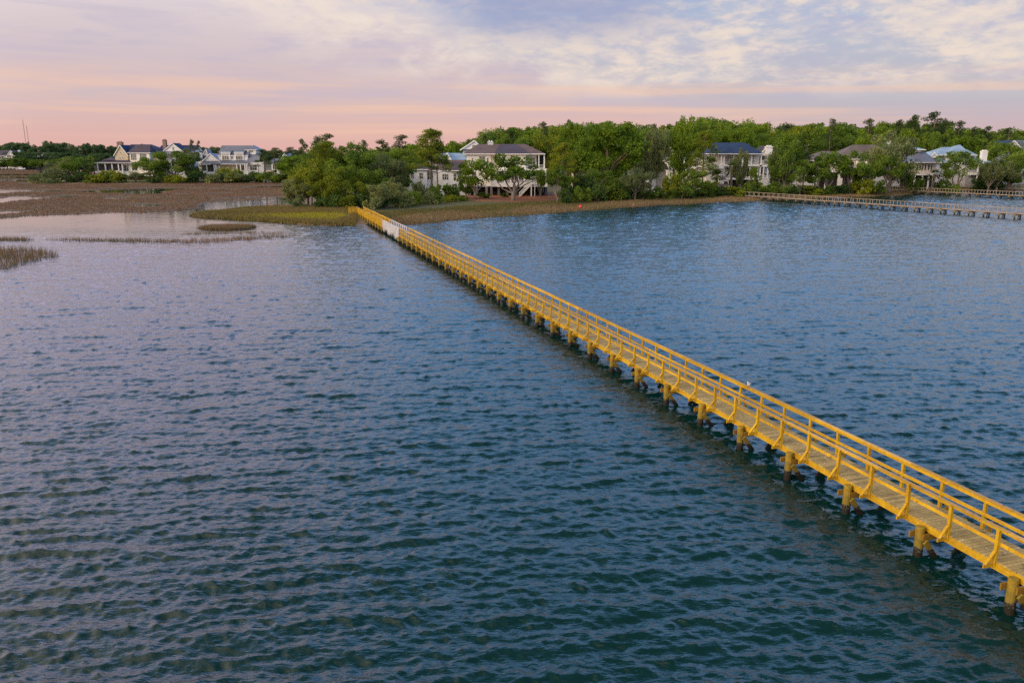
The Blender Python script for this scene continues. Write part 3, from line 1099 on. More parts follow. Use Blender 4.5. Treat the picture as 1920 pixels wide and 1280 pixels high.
def make_protos():
    rng = np.random.default_rng(77)
    # live oaks: wide crowns over short forking trunks
    for leaf, kind, cnt in (('oak', 'live_oak', 4), ('grey', 'grey_oak', 2), ('olive', 'olive_oak', 2)):
        for v in range(cnt):
            B = crown_blobs(rng, 12.5, 8.4, 2.6, 32, 1.7, 250, 0.72)
            mb = MB()
            mb.tube([(0, 0, -0.4), (0.1, 0, 1.2), (0.2, 0.1, 2.3)], [0.48, 0.38, 0.34], 9)
            limbs(rng, mb, (0.2, 0.1, 2.1), [np.array(b[:3]) * [0.85, 0.85, 0.92] for b in B[:11]], 0.22)
            proto(kind, v, 100 + v, B, mb, leaf, 'grey', 0.44)
    # oaks with a raised open crown that shows its boughs
    for leaf, kind in (('oak', 'open_oak'), ('bright', 'open_bright_oak')):
        for v in range(2):
            B = crown_blobs(rng, 12.0, 7.4, 4.4, 24, 1.6, 190, 0.7)
            mb = MB()
            mb.tube([(0, 0, -0.4), (0.0, 0, 1.2), (0.1, 0.1, 2.0)], [0.44, 0.36, 0.36], 9)
            limbs(rng, mb, (0.1, 0.1, 1.9), [(-3.6, .5, 6.0), (3.4, -.4, 6.4), (-1.2, -1.5, 7.4), (1.6, 1.5, 7.8), (0.3, 0, 9.0), (-2.2, 1, 8.2), (4.6, 0.6, 5.6)], 0.24, 0.3)
            proto(kind, v, 140 + v, B, mb, leaf, 'grey', 0.50)
    # round broadleaf trees, fresh green
    for leaf, kind, cnt in (('bright', 'broadleaf_tree', 4), ('oak', 'dense_tree', 4), ('far', 'woodland_tree', 4)):
        for v in range(cnt):
            B = crown_blobs(rng, 12.5, 11.5, 3.0, 46, 1.75, 235, 0.85)
            B += crown_blobs(rng, 8.5, 3.2, 11.6, 9, 1.05, 120, 0.85)
            mb = MB()
            mb.tube([(0, 0, -0.4), (0.1, 0.1, 3.5), (0.2, 0, 8), (0.1, 0.1, 13)], [0.42, 0.34, 0.24, 0.06], 8)
            limbs(rng, mb, (0.1, 0.1, 4.0), [np.array(b[:3]) * 0.93 for b in B[:9]], 0.17)
            proto(kind, v, 180 + v, B, mb, leaf, 'brown', 0.46)
    # pines: bare trunk, flat-topped broken crown
    for kind, leaf, cnt, lo in (('pine_tree', 'pine', 5, 0.52), ('full_pine', 'olive', 2, 0.34), ('broad_pine', 'olive', 1, 0.48)):
        for v in range(cnt):
            H = 19.0
            B = []
            T = []
            k = 17 if lo > .5 else 44
            for i in range(k):
                f = (i + rng.uniform(0, 0.8)) / k
                zz = H * (lo + (1 - lo) * f)
                rad = (3.7 if lo > .5 else 4.6) * (1 - 0.72 * f ** 1.4) * rng.uniform(0.55, 1.1)
                a = rng.uniform(0, 2 * math.pi)
                c = (math.cos(a) * rad, math.sin(a) * rad, zz + rng.uniform(-.3, .3))
                r = rng.uniform(0.85, 1.5) * (1.0 if lo > .5 else 1.25)
                B.append((*c, r * 1.15, r * 1.15, r * 0.55, int(135 * r)))
                T.append(c)
            B.append((0.1, 0.1, H - 0.3, 1.1, 1.1, 0.9, 150))
            mb = MB()
            mb.tube([(0, 0, -0.4), (0.15, 0, 6), (0.05, 0.1, 12), (0.1, 0.1, H - 0.5)], [0.30, 0.25, 0.18, 0.05], 8)
            for c in T:
                mb.tube([(0.1, 0.05, c[2] - 0.9), c], [0.075, 0.02], 4, cap=False)
            proto(kind, v, 220 + v, B, mb, leaf, 'brown', 0.46, 0.2, 2.4)
    # shrubs
    for leaf, kind, cnt in (('oak', 'green_shrub', 3), ('olive', 'olive_shrub', 3), ('grey', 'grey_shrub', 3), ('dark', 'dark_shrub', 2)):
        for v in range(cnt):
            B = []
            for i in range(15):
                a, r = rng.uniform(0, 6.28), 1.9 * rng.uniform(0, 1) ** .6
                hh = rng.uniform(0.5, 2.5) * (1.1 - r / 4)
                rb = rng.uniform(0.5, 0.9)
                B.append((math.cos(a) * r, math.sin(a) * r, hh, rb, rb, rb * .85, 95))
            mb = MB()
            limbs(rng, mb, (0, 0, -0.2), [np.array(b[:3]) for b in B[:7]], 0.05, 0.3, 5)
            proto(kind, v, 260 + v, B, mb, leaf, 'grey', 0.34)
    # cabbage palms
    for v in range(2):
        rng2 = np.random.default_rng(300 + v)
        V, F = [], []
        H = 6.0
        for i in range(46):
            a = rng2.uniform(0, 6.28)
            el = rng2.uniform(-0.9, 1.3)
            L = rng2.uniform(1.5, 2.1)
            d = np.array([math.cos(a) * math.cos(el), math.sin(a) * math.cos(el), math.sin(el)])
            sd = np.array([-math.sin(a), math.cos(a), 0])
            for j in range(9):                             # fan of narrow leaflets
                f = (j - 4) / 4
                dd = d + sd * f * 0.55 + np.array([0, 0, -0.25 * abs(f)])
                dd /= np.linalg.norm(dd)
                b0 = np.array([0, 0, H]) + d * L * 0.45
                e = b0 + dd * L * 0.62 - np.array([0, 0, 0.22])
                wv = np.cross(dd, [0, 0, 1.0])
                wv = wv / (np.linalg.norm(wv) + 1e-6) * 0.055
                o = len(V)
                V += [b0 - wv, b0 + wv, e + wv * .4, e - wv * .4]
                F.append((o, o + 1, o + 2, o + 3))
        V = np.array(V)
        cm = npmesh('palm_crown', V, np.array(F), LEAF['palm'])
        mb = MB().tube([(0, 0, -0.3), (0.12, 0, 2), (0.05, 0.05, 4.2), (0, 0, H + 0.2)], [0.24, 0.20, 0.21, 0.30], 9)
        tm = mb.me('palm_trunk', BARK['brown'], True)
        PROTO.setdefault('palm_tree', []).append((cm, tm, 7.9, 4.2))


make_protos()
TRNG = random.Random(31)
NAMES = {'grey_oak': 'live_oak', 'olive_oak': 'live_oak', 'open_oak': 'live_oak', 'open_bright_oak': 'live_oak', 'full_pine': 'pine_tree', 'broad_pine': 'pine_tree', 'dense_tree': 'broadleaf_tree',
         'woodland_tree': 'broadleaf_tree', 'green_shrub': 'shrub', 'olive_shrub': 'shrub', 'grey_shrub': 'shrub', 'dark_shrub': 'shrub'}
VARC = {}


def tree(kind, x, y, height, width, label, group=None, var=None, sink=0.15, rz=None):
    L = PROTO[kind]
    if var is None:
        var = VARC.get(kind, 0)
        VARC[kind] = var + 1
    cm, tm, H, Wd = L[var % len(L)]
    nm = NAMES.get(kind, kind)
    root = empty(nm, (x, y, gz(x, y) - sink), TRNG.uniform(0, 6.28) if rz is None else rz)
    k = height / H
    root.scale = (width / Wd, width / Wd, k)
    link('foliage' if nm == 'shrub' else 'crown', cm, root)
    if tm:
        link('stem' if nm == 'shrub' else 'trunk', tm, root)
    tag(root, label, 'shrub' if nm == 'shrub' else ('palm' if nm == 'palm_tree' else ('pine' if nm == 'pine_tree' else 'tree')), group)
    return root


def TP(kind, px, Y, top, wpx, label, group=None, **kw):
    """tree whose crown is centred on the sight line px at forward distance Y, top at photograph row top, wpx wide there"""
    p = atY(px, top, Y)
    g = gz(p[0], Y)
    return tree(kind, p[0], Y, max(p[2] - g + 0.15, 1.0), wpx * Y * 1.0 / FPX / CP * 0.985, label, group, **kw)


# --- trees and shrubs one can tell apart -------------------------------------------------
def named_trees():
    g = 'trees on the point by the boardwalk end'
    TP('pine_tree', 612, 224, 251, 46, 'tall dark pine rising highest over the trees left of the boardwalk end', g)
    TP('pine_tree', 592, 230, 256, 34, 'dark pine just left of the highest pine over the boardwalk point', g)
    TP('pine_tree', 566, 236, 261, 26, 'slim pine, leftmost of the pines over the boardwalk point', g)
    TP('full_pine', 612, 206, 266, 78, 'big olive green pine filling the middle of the tree group left of the boardwalk', g)
    TP('olive_oak', 572, 199, 300, 72, 'yellowish olive oak low on the left side of the boardwalk point', g)
    TP('olive_oak', 622, 191, 314, 82, 'olive oak in front of the big olive pine by the boardwalk', g)
    TP('grey_oak', 552, 195, 334, 46, 'low grey green oak leaning over the marsh creek, leftmost on the point', g)
    TP('palm_tree', 583, 187, 346, 34, 'cabbage palm standing in the grass at the left foot of the point', g)
    TP('live_oak', 664, 205, 284, 78, 'rounded green oak right behind the end of the boardwalk', g)
    TP('olive_oak', 650, 186, 330, 60, 'small olive oak beside the boardwalk landing, left of it', g)
    TP('grey_oak', 726, 214, 290, 78, 'grey green oak hung with moss, right of the boardwalk end', g)
    TP('live_oak', 694, 198, 318, 66, 'dark green oak directly above the yellow boardwalk landing', g)
    TP('grey_oak', 716, 184, 342, 58, 'low grey scrubby oak by the shore just right of the boardwalk', g)
    TP('grey_oak', 738, 196, 334, 30, 'grey green oak between the boardwalk end and the cream house wing', g)
    TP('dense_tree', 700, 236, 284, 70, 'broad green tree behind the oaks right of the boardwalk end', g)
    TP('dense_tree', 748, 240, 280, 66, 'bushy green tree left of the cream house, behind the mossy oaks', g)
    TP('pine_tree', 680, 262, 263, 24, 'thin sparse pine on the skyline, leftmost of the three left of the cream house', g)
    TP('pine_tree', 716, 268, 262, 32, 'rounded sparse pine on the skyline, middle of the three left of the cream house', g)
    TP('pine_tree', 752, 262, 253, 40, 'tall sparse pine on the skyline nearest to the big pine by the cream house', g)
    TP('dense_tree', 604, 214, 272, 84, 'dense green tree at the heart of the point, behind the olive pine', g)
    TP('live_oak', 590, 204, 318, 76, 'green oak low in the left half of the point', g)
    TP('live_oak', 640, 198, 300, 72, 'green oak between the olive pine and the boardwalk end', g)
    TP('dense_tree', 664, 222, 270, 76, 'dense green tree behind the rounded oak at the boardwalk end', g)
    TP('live_oak', 726, 224, 296, 80, 'green oak in the middle of the trees right of the boardwalk end', g)
    TP('olive_oak', 610, 186, 340, 60, 'low olive oak over the shaded bank of the point', g)
    for px, Y, t, wd, k in ((560, 186, 366, 30, 'grey_shrub'), (604, 184, 366, 36, 'dark_shrub'), (628, 182, 364, 38, 'dark_shrub'), (650, 181, 366, 34, 'olive_shrub'), (676, 182, 362, 40, 'dark_shrub'), (700, 180, 366, 38, 'grey_shrub'),
                            (728, 184, 362, 40, 'dark_shrub'), (752, 188, 360, 40, 'grey_shrub')):
        TP(k, px, Y, t, wd, 'low bush in the shaded bank row under the trees by the boardwalk end', 'bank bushes by the boardwalk end')
    for px, Y, t, wd, k in ((776, 192, 358, 34, 'green_shrub'), (804, 196, 358, 32, 'grey_shrub'), (822, 199, 366, 26, 'green_shrub'), (842, 204, 365, 24, 'olive_shrub'), (868, 208, 366, 22, 'green_shrub')):
        TP(k, px, Y, t, wd, 'low bush at the edge of the lawn in front of the cream wing', 'lawn edge bushes')
    for px, Y, t, wd, k in ((1060, 208, 354, 34, 'dark_shrub'), (1090, 212, 350, 36, 'green_shrub'), (1118, 215, 346, 40, 'dark_shrub'), (1152, 219, 344, 40, 'green_shrub'), (1178, 222, 342, 38, 'dark_shrub'), (1204, 225, 352, 34, 'green_shrub'),
                            (1250, 229, 356, 30, 'green_shrub'), (1296, 234, 349, 40, 'dark_shrub'), (1322, 238, 349, 38, 'green_shrub'), (1350, 241, 349, 34, 'dark_shrub'), (1374, 243, 349, 38, 'olive_shrub'), (1406, 247, 349, 36, 'dark_shrub'), (1440, 250, 349, 38, 'green_shrub')):
        TP(k, px, Y, t, wd, 'low bush in the scrub row along the tan shore grass', 'scrub along the mainland shore')
    g = 'trees around the cream house'
    TP('broad_pine', 806, 214, 243, 80, 'tall broad pine with a bare lower trunk in front of the cream house wing', g)
    TP('pine_tree', 818, 213, 268, 44, 'thinner pine standing against the cream house wing, right of the broad pine', g)
    TP('grey_shrub', 790, 203, 340, 34, 'grey half bare bush in front of the cream wing windows', g)
    TP('grey_shrub', 766, 197, 352, 30, 'grey bush by the lawn left of the cream house', g)
    TP('green_shrub', 826, 211, 345, 40, 'green bush under the cream wing, right of the grey bush', g)
    TP('dark_shrub', 850, 212, 346, 32, 'dark round bush at the foot of the cream house wing', g)
    TP('open_bright_oak', 890, 216, 300, 64, 'fresh green tree hiding the left half of the cream house', g, rz=1.0)
    TP('live_oak', 874, 220, 330, 34, 'darker small oak at the joint of the cream house and its wing', g)
    TP('open_oak', 962, 214, 290, 98, 'green oak with a forked pale trunk in front of the cream house stairs', g, var=0, rz=0.0)
    TP('open_bright_oak', 1014, 224, 318, 34, 'small fresh green tree at the right end of the cream house deck', g)
    TP('full_pine', 1056, 216, 268, 56, 'olive green pine right of the cream house', g)
    TP('open_oak', 1046, 212, 312, 44, 'oak with leaning pale trunks right of the cream house deck', g, rz=2.0)
    TP('green_shrub', 945, 226, 361, 14, 'small green bush under the cream house between its piers', g)
    TP('green_shrub', 905, 222, 361, 26, 'green bush at the left foot of the cream house', g)
    TP('dark_shrub', 1086, 222, 330, 56, 'dark mass of bush right of the leaning trunks', g)
    TP('green_shrub', 1072, 214, 350, 36, 'green bush at the shore right of the cream house', g)
    TP('broadleaf_tree', 853, 292, 266, 44, 'fresh green tree behind the roof of the cream wing', g)
    g = 'trees between the cream and the blue roofed house'
    TP('broadleaf_tree', 1142, 240, 231, 122, 'huge round fresh green tree, the largest crown on the shore', g, var=0)
    TP('broadleaf_tree', 1078, 258, 232, 64, 'green tree just left of the huge round tree', g, var=2)
    TP('grey_oak', 1224, 250, 236, 64, 'tall vine hung tree right of the huge round tree', g)
    TP('broadleaf_tree', 1282, 262, 221, 66, 'tall fresh green tree above the white chimney', g, var=3)
    TP('full_pine', 1322, 246, 247, 54, 'dark olive pine like tree covering the left end of the blue roof', g)
    TP('live_oak', 1118, 230, 318, 66, 'low green oak under the left side of the huge round tree', g)
    TP('grey_oak', 1192, 222, 316, 62, 'low grey green oak under the right side of the huge round tree', g)
    TP('live_oak', 1156, 226, 334, 44, 'small shore oak below the middle of the huge round tree', g)
    TP('olive_shrub', 1262, 232, 324, 36, 'yellow green bush to the right of the parked cars', g)
    TP('green_shrub', 1228, 226, 349, 34, 'green bush at the shore below the parked cars', g)
    TP('live_oak', 1300, 238, 320, 48, 'dense green oak left of the palms by the blue roofed house', g)
    TP('olive_shrub', 1136, 219, 350, 48, 'olive bush at the shore below the huge round tree', g)
    TP('dark_shrub', 1110, 221, 352, 44, 'dark bush at the shore left of the olive bush', g)
    TP('green_shrub', 1280, 230, 348, 36, 'green bush by the shore left of the palms', g)
    TP('palm_tree', 1346, 246, 316, 34, 'cabbage palm left of the two beside the blue roofed house', g)
    TP('palm_tree', 1374, 250, 300, 38, 'taller cabbage palm in front of the blue roofed house', g)
    TP('grey_oak', 1390, 258, 279, 26, 'thin grey green tree in front of the blue roof porch', g)
    TP('live_oak', 1416, 252, 314, 20, 'small oak at the right porch of the blue roofed house', g)
    TP('green_shrub', 1330, 240, 340, 34, 'tall green bush at the left foot of the blue roofed house', g)
    TP('green_shrub', 1396, 246, 341, 32, 'green bush at the shore end of the nearest brown dock', g)
    TP('green_shrub', 1424, 252, 342, 44, 'low green bush right of the nearest brown dock start', g)
    g = 'oaks on the right hand shore'
    TP('live_oak', 1478, 256, 262, 66, 'big shore oak right of the white chimney', g)
    TP('grey_oak', 1462, 262, 278, 44, 'grey green oak close beside the white chimney', g)
    TP('open_oak', 1504, 252, 300, 44, 'oak at the shore right of the big oak by the white chimney', g)
    TP('palm_tree', 1450, 252, 330, 26, 'small palm under the big oak by the white chimney', g)
    TP('pine_tree', 1510, 256, 286, 40, 'thin trunked pine in front of the white arched base', g)
    TP('open_bright_oak', 1556, 258, 286, 56, 'olive oak in front of the white columned house', g)
    TP('open_oak', 1600, 260, 284, 60, 'shore oak hiding the right side of the white columned house', g)
    TP('open_oak', 1532, 254, 304, 50, 'open oak with pale trunks left of the white columns', g)
    TP('live_oak', 1628, 262, 302, 52, 'low green oak hanging to the marsh right of the white columned house', g)
    TP('grey_oak', 1678, 274, 248, 86, 'large grey green oak with a pale bare bough', g)
    TP('open_oak', 1668, 266, 290, 66, 'spreading oak with dark hollow under it, above the second dock start', g)
    TP('live_oak', 1702, 276, 304, 26, 'oak touching the left end of the grey hip roofed house', g)
    TP('open_oak', 1800, 282, 284, 64, 'wide oak in front of the pale blue metal roof', g)
    TP('grey_oak', 1860, 288, 298, 34, 'grey green oak in front of the two storey porch', g)
    TP('palm_tree', 1754, 280, 316, 38, 'leaning cabbage palm right of the grey hip roofed house', g)
    TP('palm_tree', 1894, 292, 322, 44, 'dark palm near the right edge behind the docks', g)
    TP('live_oak', 1904, 296, 284, 72, 'oak below the navy gable at the right edge', g)
    TP('grey_oak', 1876, 290, 300, 56, 'thin grey green oak right of the two storey porch', g)
    TP('green_shrub', 1720, 274, 334, 28, 'green bush in front of the grey hip roofed house', g)
    TP('green_shrub', 1776, 280, 334, 40, 'green bush behind the middle dock', g)
    TP('dark_shrub', 1858, 292, 332, 56, 'dark hedge like bush behind the docks near the right edge', g)
    for i, (px, t, wd) in enumerate(((1458, 342, 44), (1490, 346, 40), (1520, 347, 40), (1548, 348, 40), (1584, 347, 40), (1618, 336, 46), (1644, 338, 40))):
        TP(('green_shrub', 'dark_shrub', 'olive_shrub')[i % 3], px, 250 + i * 2, t, wd, 'low bush in the hedge row along the marsh edge behind the nearest brown dock', 'hedge row bushes along the marsh edge')
    g = 'pines on the right hand skyline'
    TP('pine_tree', 1560, 330, 223, 30, 'flat topped pine above the white columned house', g)
    TP('pine_tree', 1474, 336, 231, 40, 'low wide pine crown on the skyline above the white chimney', g)
    TP('pine_tree', 1630, 340, 223, 32, 'flat topped pine left of the highest pine, alone on the skyline', g)
    TP('pine_tree', 1690, 344, 225, 34, 'pine just left of the flat topped pine beside the highest pine', g)
    TP('pine_tree', 1714, 340, 216, 36, 'flat topped pine directly left of the highest pine', g)
    TP('pine_tree', 1756, 336, 210, 58, 'highest pine of the right hand skyline', g)
    TP('pine_tree', 1774, 342, 226, 40, 'lower pine leaning on the right of the highest pine', g)
    TP('pine_tree', 1800, 346, 227, 32, 'round pine right of the highest pine', g)
    TP('pine_tree', 1830, 350, 238, 26, 'small pine between the round pine and the navy gable', g)
    TP('pine_tree', 1854, 350, 237, 32, 'open crowned pine above the navy gable', g)
    TP('pine_tree', 1894, 350, 240, 34, 'sparse pine at the right edge of the skyline', g)
    g = 'trees of the island'
    TP('grey_shrub', 96, 372, 316, 74, 'sprawling grey half dead scrub at the left tip of the island', g)
    TP('grey_oak', 118, 384, 296, 56, 'grey green oak at the left end of the island', g)
    TP('live_oak', 148, 382, 294, 58, 'green oak left of the beige house porch', g)
    TP('palm_tree', 168, 378, 305, 30, 'cabbage palm beside the beige house porch', g)
    TP('dark_shrub', 150, 372, 322, 48, 'dark bush in front of the palm by the beige house', g)
    TP('olive_shrub', 214, 371, 319, 44, 'yellowish round bush in front of the beige house porch', g)
    TP('olive_shrub', 182, 370, 328, 40, 'low olive bush below the white porch chairs', g)
    TP('live_oak', 284, 376, 296, 62, 'green oak covering the lower right of the beige house', g)
    TP('live_oak', 322, 374, 284, 66, 'large dark oak between the beige and the white house', g)
    TP('grey_oak', 352, 378, 280, 46, 'grey green oak left of the white house chimney', g)
    TP('pine_tree', 358, 392, 262, 14, 'thin spindly tree above the roof of the beige house, left of two', g)
    TP('pine_tree', 372, 392, 264, 12, 'thin spindly tree above the roof of the beige house, right of two', g)
    TP('olive_shrub', 428, 372, 314, 50, 'green bush in front of the white house porch', g)
    TP('grey_shrub', 402, 370, 322, 46, 'pale grey flowering bush below the white house, left one', g)
    TP('grey_shrub', 450, 370, 324, 46, 'pale grey bush below the white house, right one', g)
    TP('dark_shrub', 474, 372, 322, 34, 'dark bush at the right foot of the white house', g)
    TP('pine_tree', 494, 376, 280, 34, 'pine right beside the white house', g)
    TP('pine_tree', 514, 380, 277, 36, 'taller pine right of the white house', g)
    TP('pine_tree', 546, 384, 276, 34, 'dark pine behind the boardwalk point, right end of the island', g)
    TP('live_oak', 536, 372, 312, 44, 'oak on the right end of the island above the creek', g)
    TP('grey_oak', 252, 372, 322, 48, 'grey oak in front of the beige house bay window', g)
    TP('dark_shrub', 300, 370, 326, 44, 'dark bush below the large oak of the island', g)
    TP('olive_shrub', 340, 370, 328, 48, 'low bush at the marsh edge between the island houses', g)
    TP('green_shrub', 506, 370, 322, 52, 'green bush at the marsh edge right of the white house', g)
    TP('dark_shrub', 372, 372, 320, 44, 'dark bush in front of the white house chimney', g)


named_trees()


# --- woods behind: every tree still its own object ---------------------------------------
def woods():
    rng = random.Random(9)

    def topline(pts, x):
        for (x0, y0), (x1, y1) in zip(pts, pts[1:]):
            if x0 <= x <= x1:
                return y0 + (y1 - y0) * (x - x0) / (x1 - x0)
        return pts[-1][1]
    # far mainland on the left
    TL = [(-60, 276), (0, 274), (25, 270), (50, 272), (90, 266), (120, 271), (160, 274), (200, 273), (260, 274), (330, 276), (420, 279), (560, 284)]
    px = -40
    i = 0
    while px < 560:
        t = topline(TL, px) + rng.uniform(-2.5, 4)
        TP('woodland_tree', px, rng.uniform(770, 830), t, rng.uniform(24, 36), 'rounded dark green tree in the far left woodland skyline', 'far left woodland, back row')
        if px < 250:
            TP('woodland_tree', px + 8, rng.uniform(730, 750), t + rng.uniform(12, 20), rng.uniform(26, 38), 'mid green tree in the front row of the far left woodland', 'far left woodland, front row')
        if px < 130:
            TP('dense_tree', px + 3, rng.uniform(712, 722), t + rng.uniform(24, 32), rng.uniform(26, 36), 'low green tree along the far left shore behind the boat', 'far left woodland, shore row')
        px += rng.uniform(13, 19)
    for p, t, w in ((12, 270, 20), (50, 268, 20), (90, 265, 26), (163, 269, 18)):
        TP('woodland_tree', p, 800, t, w, 'dome shaped dark tree standing out of the far left woodland', 'domed trees of the far left woodland')
    # wood behind the point and the houses
    ZN = [(560, 'behind the boardwalk point'), (770, 'behind the cream house'), (1040, 'behind the huge round tree'), (1250, 'behind the blue roofed house'),
          (1450, 'behind the white columned house'), (1690, 'behind the pale blue metal roof'), (1850, 'behind the navy gable')]

    def zone(px):
        z = ZN[0][1]
        for a, b in ZN:
            if px >= a:
                z = b
        return z
    TR = [(540, 292), (640, 284), (760, 276), (850, 270), (905, 264), (940, 246), (1000, 242), (1040, 232), (1100, 234), (1160, 236), (1210, 240), (1260, 232), (1300, 226), (1370, 226), (1420, 230),
          (1470, 236), (1540, 234), (1620, 236), (1700, 232), (1780, 236), (1840, 246), (1960, 250)]
    kinds = ['broadleaf_tree', 'broadleaf_tree', 'dense_tree', 'broadleaf_tree', 'live_oak', 'dense_tree', 'olive_oak']
    desc = {'broadleaf_tree': 'fresh green rounded tree in the wood ', 'dense_tree': 'darker green rounded tree in the wood ', 'live_oak': 'wide dark oak in the wood ', 'olive_oak': 'olive toned wide oak in the wood '}
    for row, (y0, y1, dt, step) in enumerate(((395, 420, -1, (24, 36)), (355, 380, 6, (27, 40)), (318, 340, 17, (32, 48)))):
        px = 560 if row < 2 else 880
        while px < 1965:
            if not (row == 2 and 1470 < px < 1500):
                k = kinds[rng.randrange(len(kinds))]
                t = topline(TR, px) + dt + rng.uniform(-4, 7)
                w = rng.uniform(54, 92)
                r = ('back row', 'second row', 'front row')[row]
                TP(k, px, rng.uniform(y0, y1), t, w, desc[k] + zone(px) + ', ' + r, 'wood ' + zone(px) + ', ' + r)
            px += rng.uniform(*step)
    for p, t, w in ((955, 242, 26), (1018, 229, 30), (1066, 225, 26), (880, 262, 18), (908, 252, 20)):
        TP('pine_tree', p, 330, t, w, 'pine tops showing over the wood behind the cream house', 'pines behind the cream house')


woods()


# ------------------------------------------------------------------ houses
def mat_siding(name, c, pitch=0.18):
    """painted lap siding: thin shadow-gap lines as relief, faint unevenness"""
    m, T, b = mat_new(name)
    g = T.n('ShaderNodeNewGeometry')
    f = T.noise(g.outputs['Position'], 0.8, 5, 0.6)
    T.l(T.mix(T.sm(f, 0.25, 0.75), tuple(v * 0.84 for v in c), c), b.inputs['Base Color'])
    b.inputs['Roughness'].default_value = 0.6
    sep = T.n('ShaderNodeSeparateXYZ')
    T.l(g.outputs['Position'], sep.inputs[0])
    saw = T.m('FRACT', T.m('DIVIDE', sep.outputs[2], pitch))
    bp = T.n('ShaderNodeBump')
    bp.inputs['Strength'].default_value = 0.5
    bp.inputs['Distance'].default_value = 0.02
    T.l(saw, bp.inputs['Height'])
    T.l(bp.outputs[0], b.inputs['Normal'])
    return m


def mat_roof(name, c, rough=0.7, metal=False):
    m, T, b = mat_new(name)
    g = T.n('ShaderNodeNewGeometry')
    f = T.noise(g.outputs['Position'], 2.6, 5, 0.7)
    f2 = T.noise(g.outputs['Position'], 0.35, 3, 0.5)
    k = T.m('ADD', T.m('MULTIPLY', f, 0.6), T.m('MULTIPLY', f2, 0.4))
    T.l(T.mix(T.sm(k, 0.32, 0.68), tuple(v * 0.70 for v in c), tuple(min(v * 1.15, 1) for v in c)), b.inputs['Base Color'])
    b.inputs['Roughness'].default_value = rough
    b.inputs['Specular IOR Level'].default_value = 0.18
    if metal:
        b.inputs['Metallic'].default_value = 0.35
    return m


H_ = dict(beige=mat_siding('beige_siding', (0.50, 0.40, 0.27)), white=mat_siding('white_siding', (0.68, 0.665, 0.66)), cream=mat_siding('cream_siding', (0.74, 0.69, 0.595)),
          tan=mat_siding('tan_stucco', (0.55, 0.45, 0.36), 5.0), grey=mat_siding('grey_siding', (0.30, 0.31, 0.34)), palegrey=mat_siding('pale_grey_siding', (0.50, 0.50, 0.54)),
          trim=mat_rough('white_trim', (0.66, 0.645, 0.63), (0.68, 0.66, 0.64), 1.5), brick=mat_rough('brick', (0.27, 0.165, 0.125), (0.17, 0.10, 0.08), 6.0),
          dark=mat_rough('dark_screen_and_shade', (0.045, 0.035, 0.032), (0.03, 0.024, 0.022), 1.0), pier=mat_rough('pier_render', (0.16, 0.155, 0.165), (0.11, 0.105, 0.11), 1.0),  # dark: real screens, doors and wheels, also the painted shade of open ground floors
          r_navy=mat_roof('navy_slate', (0.018, 0.030, 0.085)), r_purple=mat_roof('purple_slate', (0.066, 0.056, 0.080)), r_grey=mat_roof('grey_metal', (0.165, 0.180, 0.235), 0.45, True),
          r_brown=mat_roof('brown_shingle', (0.120, 0.088, 0.092)), r_blue=mat_roof('blue_slate', (0.026, 0.046, 0.105), 0.7), r_pale=mat_roof('pale_blue_metal', (0.30, 0.40, 0.52), 0.5, True),
          r_tan=mat_roof('tan_shingle', (0.125, 0.105, 0.100)), r_dark=mat_roof('dark_shingle', (0.05, 0.045, 0.055)))


def glass_mat():
    m, T, b = mat_new('window_glass')
    b.inputs['Base Color'].default_value = (0.018, 0.026, 0.026, 1)
    b.inputs['Roughness'].default_value = 0.06
    b.inputs['Specular IOR Level'].default_value = 0.7
    g = T.n('ShaderNodeNewGeometry')
    f = T.noise(g.outputs['Position'], 0.6, 3, 0.5)
    T.l(T.mix(T.sm(f, 0.4, 0.62), (0.012, 0.020, 0.020), (0.085, 0.080, 0.060)), b.inputs['Base Color'])
    return m


H_['glass'] = glass_mat()


